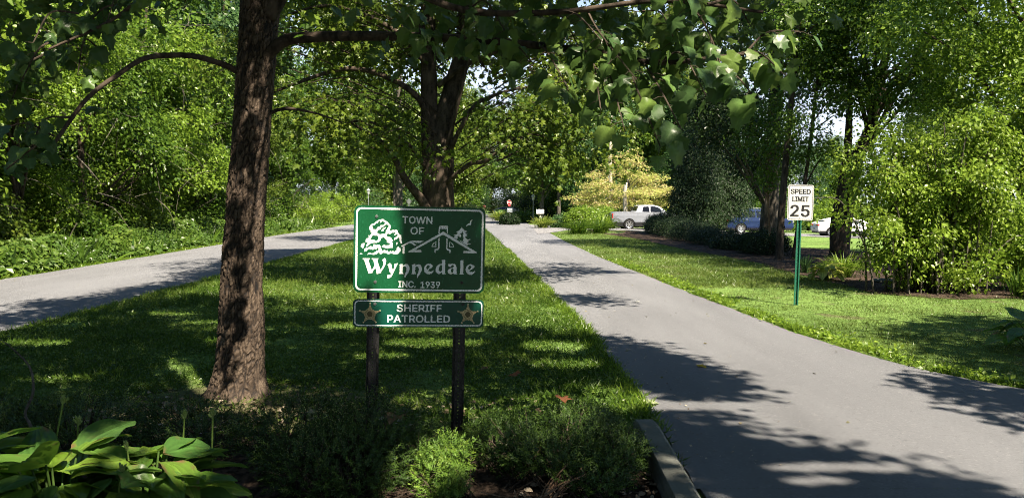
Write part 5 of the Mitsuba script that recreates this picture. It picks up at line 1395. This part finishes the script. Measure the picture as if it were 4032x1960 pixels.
BR, TN, YL, PG = (.16, .065, .03), (.25, .17, .09), (.55, .36, .02), (.33, .38, .2)
fallen('curled red-brown leaf caught on top of the yew beside the kerb', .33, 5.1, .46, .10, BR, 1)
fallen('brown leaf caught in the yew in front of the left post', -.72, 4.72, .44, .13, (.14, .09, .045), 2)
fallen('small yellow leaf lying on the asphalt road', 2.0, 8.15, .03, .11, YL, 3)
fallen('pale green leaf on the road edge near the kerb tip', 1.16, 6.55, .04, .14, PG, 4)
fallen('rust coloured leaf in the grass right of the right post', .05, 7.6, .05, .12, (.3, .1, .04), 5)
fallen('tan leaf in the grass behind the right post', -.25, 7.9, .05, .11, TN, 6)
fallen('brown leaf lying at the left of the trunk foot', -2.95, 6.6, .04, .14, TN, 7)
fallen('pale dry leaf on the sunny soil between trunk and left post', -1.62, 6.3, .03, .12, (.4, .33, .25), 8)
fallen('white underside leaf lying in the middle of the sunny road', 2.25, 13.5, .035, .12, (.5, .5, .46), 9)
rl_ = np.random.default_rng(91)
n = 1500
lx = np.concatenate([rl_.uniform(.0, .95, 500), rl_.uniform(-3.6, .6, 600), np.abs(rl_.normal(0, .35, 400)) + 1.12])
ly = np.concatenate([rl_.uniform(3.6, 5.6, 500), rl_.normal(6.2, .3, 600), rl_.uniform(5.0, 9.5, 400)])
nrm = unit(np.c_[rl_.normal(size=(n, 2)) * .4, np.ones(n)])
tip = np.c_[rl_.normal(size=(n, 2)), .2 * rl_.normal(size=n)]
v, f, c = scatter(np.c_[lx, ly, .022 + .012 * rl_.random(n)], nrm, tip, np.where(np.arange(n) < 1100, .045, .016) * (.4 + rl_.random(n)), palette([(.07, .05, .035), (.17, .12, .08), (.34, .29, .22)], rl_.random(n)), OVAL)
n2 = 130
rx2 = rl_.uniform(1.2, 4.2, n2); ry2 = rl_.uniform(6, 26, n2)
lx2 = np.where(np.arange(n2) % 3 == 0, rl_.uniform(-11.4, -7.2, n2), rx2 - .03 * ry2); ly2 = np.where(np.arange(n2) % 3 == 0, rl_.uniform(12, 34, n2), ry2)
v2, f2_, c2 = scatter(np.c_[lx2, ly2, np.full(n2, .028)], unit(np.c_[rl_.normal(size=(n2, 2)) * .3, np.ones(n2)]), np.c_[rl_.normal(size=(n2, 2)), .1 * rl_.normal(size=n2)], .035 * (.4 + rl_.random(n2)), palette([(.05, .04, .02), (.12, .12, .04), (.2, .16, .09)], rl_.random(n2)), OVAL)
v, f, c = join([(v, f, c), (v2, f2_, c2)])
k_ = part(None, 'leaf_litter', (v, f), 'dull', color=c, kind='stuff')
labels[k_] = {'kind': 'stuff', 'label': 'dry leaf litter and chips on the soil and along the kerb', 'category': 'leaf litter'}
k = thing('dead_branch', 'thin pale crooked dead branch standing behind the hostas', 'branch')
part(k, 'stem', tube(bezier([(-2.72, 4.35, .30), (-2.86, 4.5, .44), (-2.92, 4.55, .50), (-2.90, 4.6, .62), (-2.98, 4.7, .75), (-3.12, 4.75, .86), (-3.22, 4.8, .90)], 40), [.010, .008, .008, .005, .002], 7, .12, 6), 'bark_grey', smooth=True)
k = thing('twig_heap', 'dry reddish-brown twigs heaped in front of the yew by the kerb', 'twigs')
r = np.random.default_rng(93)
for m in range(16):
    a = np.array([.12 + .06 * r.normal(), 4.32 + .06 * r.normal(), .03]); b = np.array([.36 + .09 * r.normal(), 4.55 + .1 * r.normal(), .15 + .05 * r.normal()])
    if m > 9:
        b = a + np.array([.18 * r.normal(), .1 * r.random(), .1 * r.random()])
    part(k, 'twig', tube(bezier([a, (a + b) / 2 + r.normal(size=3) * .02, b], 8), [.0085 if m < 6 else .005, .003], 6, .15, 5), 'bark_brown', smooth=True)
k = thing('flat_stone', 'flat pale stone at the edge of the bed beside the daylily', 'stone')
st_ = trimesh.creation.icosphere(3, 1.0)
sv = np.asarray(st_.vertices) * [.3, .2, .07]
sv = sv * (1 + .3 * (meshkit.fbm(np.asarray(st_.vertices) * 1.5, 3, 4)[:, None] - .5)) + [8.35, 17.2, .03]
part(k, 'body', trimesh.Trimesh(sv, st_.faces, process=False), 'concrete', smooth=True)

# ------------------------------------------------------------------ parked cars
def wheel_meshes(r):
    tyre = lathe([(r * .62, -.10), (r * .9, -.115), (r * .985, -.09), (r, 0), (r * .985, .09), (r * .9, .115), (r * .62, .10)], 28)
    hub = [lathe([(r * .56, -.09), (r * .66, -.105), (r * .66, -.08), (r * .60, -.06), (r * .56, -.06)], 28), lathe([(0, -.085), (r * .16, -.08), (r * .17, -.05), (0, -.05)], 16)]
    for a in np.arange(6) * math.pi / 3:
        s = bx(r * .1, r * .62, -r * .085, r * .085, -.082, -.055)
        s.apply_transform(trimesh.transformations.rotation_matrix(a, [0, 0, 1]))
        hub.append(s)
    back = lathe([(0, -.03), (r * .62, -.03), (r * .62, .08), (0, .08)], 20)
    return tyre, cat(hub), back


def car(name, label, cat_, x0, yc, yaw, L, W, H, prof, wheels, wr, belt, sidewin, glass, paint, tum=.2, extras=(), group=None, trim=.40):
    k = thing(name, label, cat_, group)
    z0 = float(gz(x0 + L / 2, yc)) + .03
    M = T().translate((x0, yc, z0)).rotate((0, 0, 1), yaw)

    def deform(v):
        v = np.array(v)
        e = np.abs(v[:, 0] - L / 2) / (L / 2)
        s = 1 - tum * np.clip((v[:, 2] - belt) / (H - belt), 0, 1) ** 1.1 - .13 * np.clip(e, 0, 1) ** 7 - .07 * np.clip((.5 - v[:, 2]) / .3, 0, 1) + .012 * np.exp(-((v[:, 2] - belt * .8) / .12) ** 2)
        v[:, 1] *= s
        return v

    def solid(poly, y0, y1, size=.14):
        m = extr(poly, y1 - y0)
        v, f = trimesh.remesh.subdivide_to_size(np.asarray(m.vertices), m.faces, size)
        v = np.stack([v[:, 0], v[:, 2] + y0, v[:, 1]], -1)
        return trimesh.Trimesh(deform(v), f[:, ::-1], process=False)

    arches = unary_union([Point(wx, wr).buffer(wr + .055, quad_segs=8) for wx in wheels])
    body = Polygon(prof).buffer(-.05).buffer(.05, quad_segs=4).difference(arches)
    part(k, 'body', solid(body, -W / 2, W / 2), paint, smooth=32, m=M)
    part(k, 'trim', solid(sbox(.12, .24, L - .12, trim).difference(arches), -W / 2 - .008, W / 2 + .008, .3), 'car_trim', m=M)
    for wx in wheels:
        part(k, 'wheel_well', solid(Point(wx, wr).buffer(wr + .05), -W / 2 + .22, W / 2 - .22, .4), 'car_trim', m=M)
    for side in (-1, 1):
        for pl in sidewin:
            a, b = (-W / 2 - .006, -W / 2 + .02) if side < 0 else (W / 2 - .02, W / 2 + .006)
            part(k, 'window', solid(Polygon(pl).buffer(-.03).buffer(.03), a, b), 'car_glass', smooth=30, m=M)
    for (xa, za), (xb, zb), fr_ in glass:
        d = np.array([xb - xa, zb - za]); nn = np.array([-d[1], d[0]]) / np.linalg.norm(d)
        if nn[1] < 0:
            nn = -nn
        q = []
        for sx in (xa, za), (xb, zb):
            for y in np.linspace(-W / 2 * fr_, W / 2 * fr_, 5):
                q.append((sx[0] + nn[0] * .008, y, sx[1] + nn[1] * .008))
        part(k, 'windscreen', (deform(np.array(q)), np.array([[i, i + 1, i + 6, i + 5] for i in range(4)])), 'car_glass', m=M)
    ty, hb, bk = wheel_meshes(wr)
    R1 = trimesh.transformations.rotation_matrix(-math.pi / 2, [1, 0, 0])
    for wx in wheels:
        for side in (-1, 1):
            w_ = numbered(k + '__wheel')
            for nm, ms, mt in (('tyre', ty, 'rubber'), ('rim', hb, 'alloy'), ('disc', bk, 'car_trim')):
                m = ms.copy(); m.apply_transform(R1)
                v = np.asarray(m.vertices).copy()
                ymin = v[:, 1]
                if side > 0:
                    v = v * [1, -1, 1]; m.faces = m.faces[:, ::-1]
                    v[:, 1] = v[:, 1]
                # the face with the spokes points outwards
                m.vertices = v * [1, -1, 1] if False else v
                m.apply_translation((wx, side * (W / 2 - .12), wr))
                part(w_, nm, m, mt, smooth=40, m=M)
    for nm, ms, mt in extras:
        part(k, nm, ms, mt, m=M)
    return k


def bxd(*a):
    return bx(*a)


PP = [(.15, .38), (.02, .5), (0, .75), (.05, 1.2), (.07, 1.30), (1.72, 1.30), (1.8, 1.36), (1.98, 1.74), (2.2, 1.80), (3.1, 1.80), (3.5, 1.70), (4.15, 1.24), (5.0, 1.10), (5.25, .95), (5.32, .6), (5.2, .33)]
W_ = 1.98
car('pickup_truck', 'silver pickup truck parked on the driveway, half hidden by the yew hedge', 'pickup truck', 7.3, 57.4, 2, 5.32, W_, 1.8, PP, (1.28, 4.45), .385, 1.26,
    [[(2.22, 1.30), (2.32, 1.68), (2.72, 1.70), (2.76, 1.28)], [(2.84, 1.28), (2.84, 1.70), (3.15, 1.70), (3.42, 1.62), (3.86, 1.27)]], [((3.56, 1.68), (4.12, 1.27), .84), ((1.82, 1.4), (1.97, 1.72), .8)], 'paint_silver', .17,
    [('tail_light', bx(.03, .22, -W_ / 2 * .905, -W_ / 2 * .90 + .06, .86, 1.18), 'lens_red'), ('tail_light', bx(.03, .22, W_ / 2 * .90 - .06, W_ / 2 * .905, .86, 1.18), 'lens_red'),
     ('bumper', bx(-.09, .12, -W_ / 2 * .84, W_ / 2 * .84, .48, .68), 'car_trim'), ('licence_plate', bx(-.012, .0, -.16, .16, .74, .86), 'lens_clear'), ('dark_bed_fill', bx(.12, 1.70, -W_ / 2 * .84, W_ / 2 * .84, 1.298, 1.325), 'car_trim'), ('tailgate', bx(-.005, .045, -W_ / 2 * .78, W_ / 2 * .78, .78, 1.26), 'paint_silver'),  # dark sheet stands in for the dark inside of the open bed
     ('mirror', bx(3.62, 3.78, -W_ / 2 - .17, -W_ / 2 + .06, 1.26, 1.42), 'paint_silver'), ('door_handle', bx(2.62, 2.78, -W_ / 2 - .025, -W_ / 2 + .01, 1.10, 1.13), 'paint_silver')], trim=.56)
PS = [(.2, .33), (.04, .5), (0, .72), (.03, 1.0), (.17, 1.68), (.3, 1.76), (1.5, 1.80), (2.6, 1.79), (3.0, 1.71), (3.58, 1.17), (4.6, 1.06), (4.82, .9), (4.86, .5), (4.7, .3)]
W_ = 1.95
car('suv', 'dark blue boxy suv with roof rails, behind the thick trunk', 'suv', 15.75, 57.1, 0, 4.86, W_, 1.8, PS, (.98, 3.78), .37, 1.15,
    [[(.34, 1.19), (.42, 1.60), (1.02, 1.62), (1.04, 1.18)], [(1.18, 1.18), (1.18, 1.62), (1.98, 1.64), (2.0, 1.17)], [(2.1, 1.17), (2.1, 1.64), (2.72, 1.63), (3.3, 1.17)]], [((3.04, 1.68), (3.56, 1.2), .84), ((.05, 1.1), (.16, 1.62), .8)], 'paint_blue', .15,
    [('tail_light', bx(-.01, .14, -W_ / 2 * .915, -W_ / 2 * .86, .82, 1.14), 'lens_red'), ('tail_light', bx(-.01, .14, W_ / 2 * .86, W_ / 2 * .915, .82, 1.14), 'lens_red'), ('headlight', bx(4.66, 4.80, -W_ / 2 * .905, -W_ / 2 * .7, .78, .98), 'lens_clear'),
     ('roof_rail', cat([bx(.5, 2.6, -.74, -.70, 1.85, 1.88), bx(.55, .62, -.74, -.70, 1.76, 1.86), bx(2.45, 2.52, -.74, -.70, 1.76, 1.86)]), 'alloy'), ('roof_rail', cat([bx(.5, 2.6, .70, .74, 1.85, 1.88), bx(.55, .62, .70, .74, 1.76, 1.86), bx(2.45, 2.52, .70, .74, 1.76, 1.86)]), 'alloy'),
     ('mirror', bx(3.05, 3.2, -W_ / 2 - .15, -W_ / 2 + .05, 1.18, 1.34), 'paint_blue'), ('door_handle', bx(1.3, 1.46, -W_ / 2 - .028, -W_ / 2 + .01, 1.02, 1.05), 'alloy'), ('door_handle', bx(2.25, 2.4, -W_ / 2 - .028, -W_ / 2 + .01, 1.02, 1.05), 'alloy'), ('bumper', bx(-.05, .1, -W_ / 2 * .85, W_ / 2 * .85, .42, .62), 'car_trim')])
PC = [(.2, .25), (.05, .42), (0, .62), (.05, .92), (.22, 1.03), (1.0, 1.27), (1.7, 1.41), (2.3, 1.43), (2.85, 1.36), (3.55, .99), (4.4, .83), (4.68, .68), (4.72, .4), (4.6, .22)]
W_ = 1.83
for nm, lab, x0, yc, yw, pt in (('car', 'white low sedan with a sloping back, on the driveway behind the forked tree', 22.35, 56.9, -3, 'paint_white'), ('car', 'bright blue car glimpsed through the leaves right of the white sedan', 28.0, 57.6, 0, 'paint_brightblue'), ('car', 'far beige car at the end of the road beside the green box', -2.5, 112, -20, 'paint_beige')):
    car(nm, lab, 'car', x0, yc, yw, 4.72, W_, 1.43, PC, (.95, 3.72), .33, .98,
        [[(.95, 1.02), (1.05, 1.2), (1.7, 1.34), (1.98, 1.35), (2.0, .99)], [(2.06, .99), (2.06, 1.35), (2.7, 1.3), (3.3, .98)]], [((2.9, 1.34), (3.5, 1.02), .84), ((.4, 1.09), (1.55, 1.385), .78)], pt, .26,
        [('tail_light', bx(-.005, .12, -W_ / 2 * .915, -W_ / 2 * .42, .80, .88), 'lens_red'), ('tail_light', bx(-.005, .12, W_ / 2 * .42, W_ / 2 * .915, .80, .88), 'lens_red'), ('licence_plate', bx(-.012, .05, -.15, .15, .52, .64), 'mailbox_grey'), ('door_handle', bx(1.2, 1.35, -W_ / 2 - .025, -W_ / 2 + .01, .84, .87), pt), ('mirror', bx(2.95, 3.08, -W_ / 2 - .14, -W_ / 2 + .06, .98, 1.1), pt)])

# ------------------------------------------------------------------ signs, lamps, mailboxes down the road
def octagon(r):
    return Polygon([(r * math.cos(a), r * math.sin(a)) for a in np.arange(8) * math.pi / 4 + math.pi / 8])


def flat(shape, at, depth, off):
    """a plate in the xz plane facing the viewer's side (-y)"""
    m = extr(shape, depth)
    v = np.asarray(m.vertices)
    m.vertices = np.stack([v[:, 0], -v[:, 2] - off, v[:, 1]], -1) + np.asarray(at)
    m.invert()
    m.fix_normals()
    return m


def flat_text(t, at, cap, width, off):
    m = meshkit.text_mesh(t, cap, .004, bold=True)
    v = np.asarray(m.vertices)
    c0 = (m.bounds[0] + m.bounds[1]) / 2
    s = width / (m.bounds[1][0] - m.bounds[0][0])
    m.vertices = np.stack([(v[:, 0] - c0[0]) * s, -v[:, 2] - off, v[:, 1] - c0[1]], -1) + np.asarray(at)
    m.fix_normals()
    return m


k = thing('stop_sign', 'red octagonal stop sign far down the right side of the road', 'sign')
at = np.array([-.36, 101.0, 2.0])
part(k, 'post', bx(at[0] - .03, at[0] + .03, at[1] + .002, at[1] + .05, -.1, 2.3), 'post_black')
pk = part(k, 'panel', flat(octagon(.33), at, .004, 0), 'sign_red')
part(pk, 'border', flat(octagon(.325).difference(octagon(.295)), at, .003, .006), 'sign_white')
part(pk, 'lettering', flat_text('STOP', at, .22, .47, .006), 'sign_white')
part(k, 'plate', flat(sbox(-.17, -.12, .17, .05), at - [0, 0, .38], .004, 0), 'sign_red', label='small red plate below the octagon')
k = thing('stop_sign', 'grey back of an octagonal sign beyond the left road', 'sign')
at = np.array([-12.3, 92.0, 2.1])
part(k, 'panel', flat(octagon(.31), at, .004, 0), 'zinc')
part(k, 'post', bx(at[0] - .03, at[0] + .03, at[1] - .06, at[1] - .008, -.1, 2.45), 'lamp_grey')
k = thing('no_entry_sign', 'small red and white round sign at the far end of the road', 'sign')
at = np.array([-5.0, 139.0, 1.35])
part(k, 'post', bx(at[0] - .03, at[0] + .03, at[1] + .002, at[1] + .05, -.1, 1.4), 'zinc')
pk = part(k, 'panel', flat(Point(0, 0).buffer(.26), at, .004, 0), 'sign_white')
part(pk, 'disc', flat(Point(0, 0).buffer(.235).difference(sbox(-.17, -.045, .17, .045)), at, .003, .006), 'sign_red')
k = thing('arrow_sign', 'small yellow double arrow sign at the far end of the road', 'sign')
at = np.array([-7.15, 143.5, 1.35])
for s_ in (-.15, .15):
    part(k, 'post', bx(at[0] + s_ - .03, at[0] + s_ + .03, at[1] + .002, at[1] + .05, -.1, 1.5), 'zinc')
pk = part(k, 'panel', flat(sbox(-.3, -.18, .3, .18), at, .004, 0), 'sign_yellow')
part(pk, 'arrow', flat(unary_union([sbox(-.15, -.035, .15, .035), Polygon([(-.26, 0), (-.13, .11), (-.13, -.11)]), Polygon([(.26, 0), (.13, .11), (.13, -.11)])]), at, .003, .006), 'letter_black')


def lantern(label, x, y, H):
    k = thing('street_lamp', label, 'street lamp')
    m = lathe([(.0, 0), (.075, 0), (.06, .25), (.04, .35), (.036, H - .62), (.05, H - .60), (.05, H - .56), (.0, H - .56)], 14)
    m.apply_translation((x, y, 0))
    part(k, 'pole', m, 'lamp_grey', smooth=40)
    g_ = lathe([(0, H - .52), (.09, H - .52), (.145, H - .22), (0, H - .22)], 6); g_.apply_translation((x, y, 0))
    part(k, 'pane', g_, 'lamp_glass')
    c_ = lathe([(0, H - .555), (.10, H - .555), (.10, H - .52), (.0, H - .518)], 6); c_.apply_translation((x, y, 0))
    fr_ = [c_]
    for a in np.arange(6) * math.pi / 3:
        p0 = np.array([x + .093 * math.cos(a), y + .093 * math.sin(a), H - .52]); p1 = np.array([x + .15 * math.cos(a), y + .15 * math.sin(a), H - .22])
        fr_.append(tube(np.array([p0, (p0 + p1) / 2, p1]), [.009, .009], 4))
    part(k, 'frame', cat(fr_), 'lamp_white')
    c_ = lathe([(0, H - .215), (.20, H - .215), (.19, H - .19), (.07, H - .08), (.03, H - .05), (.02, H - .02), (.03, H), (0, H + .03)], 12); c_.apply_translation((x, y, 0))
    part(k, 'cap', c_, 'lamp_white', smooth=30)


lantern('white topped lantern on a slim grey pole right of the stop sign', 1.95, 71.0, 2.72)
lantern('pale lantern half hidden in leaves above the sunny weeds on the left', -14.9, 80.0, 3.4)


def mailbox(label, x, y, z, L_, w, h, mt, post_mt, number=None):
    k = thing('mailbox', label, 'mailbox')
    sec = unary_union([sbox(-w / 2, 0, w / 2, h - w / 2), Point(0, h - w / 2).buffer(w / 2)])
    m = extr(sec, L_)
    v = np.asarray(m.vertices)
    m.vertices = np.stack([x - L_ / 2 + v[:, 2], y + v[:, 0], z + v[:, 1]], -1)
    m.fix_normals()
    part(k, 'body', m, mt, smooth=30)
    d_ = extr(sec.buffer(.008), .015); v = np.asarray(d_.vertices)
    d_.vertices = np.stack([x - L_ / 2 - .016 + v[:, 2], y + v[:, 0], z + v[:, 1]], -1); d_.fix_normals()
    part(k, 'door', d_, mt)
    part(k, 'flag', cat([bx(x - L_ * .42, x - L_ * .12, y - w / 2 - .012, y - w / 2 - .004, z + h * .45, z + h * .52), bx(x - L_ * .2, x - L_ * .1, y - w / 2 - .012, y - w / 2 - .004, z + h * .30, z + h * .52)]), 'lamp_white')
    part(k, 'post', cat([bx(x - .05, x + .05, y - .05, y + .05, -.1, z - .001), bx(x - L_ * .3, x + L_ * .3, y - .06, y + .06, z - .08, z - .002)]), post_mt)
    if number:
        pl = part(k, 'number_plate', bx(x - .07, x + .07, y - .062, y - .052, z - .62, z - .16), 'lamp_white')
        for i_, ch in enumerate(number):
            part(pl, 'digit', flat_text(ch, (x, y - .062, z - .28 - .22 * i_), .17, .10, .003), 'letter_black')


mailbox('white mailbox on a post with a number plate, above the bright daylily', 2.1, 57.2, 1.06, .55, .26, .32, 'mailbox_white', 'wood_grey', '80')
mailbox('blue-grey mailbox at the roadside below the stop sign', -.22, 79.0, .95, .5, .2, .4, 'mailbox_grey', 'wood_grey')
k = thing('utility_box', 'lime green utility box at the far roadside beside the beige car', 'utility box')
part(k, 'cabinet', bx(-2.1, -.75, 96, 97.2, 0, 1.05), 'utility_green')
part(k, 'lid', bx(-2.13, -.72, 95.97, 97.23, 1.051, 1.12), 'utility_green')
part(k, 'edge', bx(-2.24, -2.104, 95.98, 97.2, 0, 1.05), 'lamp_white')
k = thing('marker_stake', 'thin dark stake at the edge of the driveway before the white car', 'stake')
part(k, 'rod', tube(np.array([[22.3, 53.4, -.55], [22.3, 53.4, -.1], [22.32, 53.4, .35]]), [.018, .015], 6), 'post_black')
k = thing('marker_stake', 'thin dark stake before the front door of the white car', 'stake')
part(k, 'rod', tube(np.array([[25.6, 53.4, -.6], [25.6, 53.4, -.1], [25.58, 53.4, .3]]), [.018, .015], 6), 'post_black')
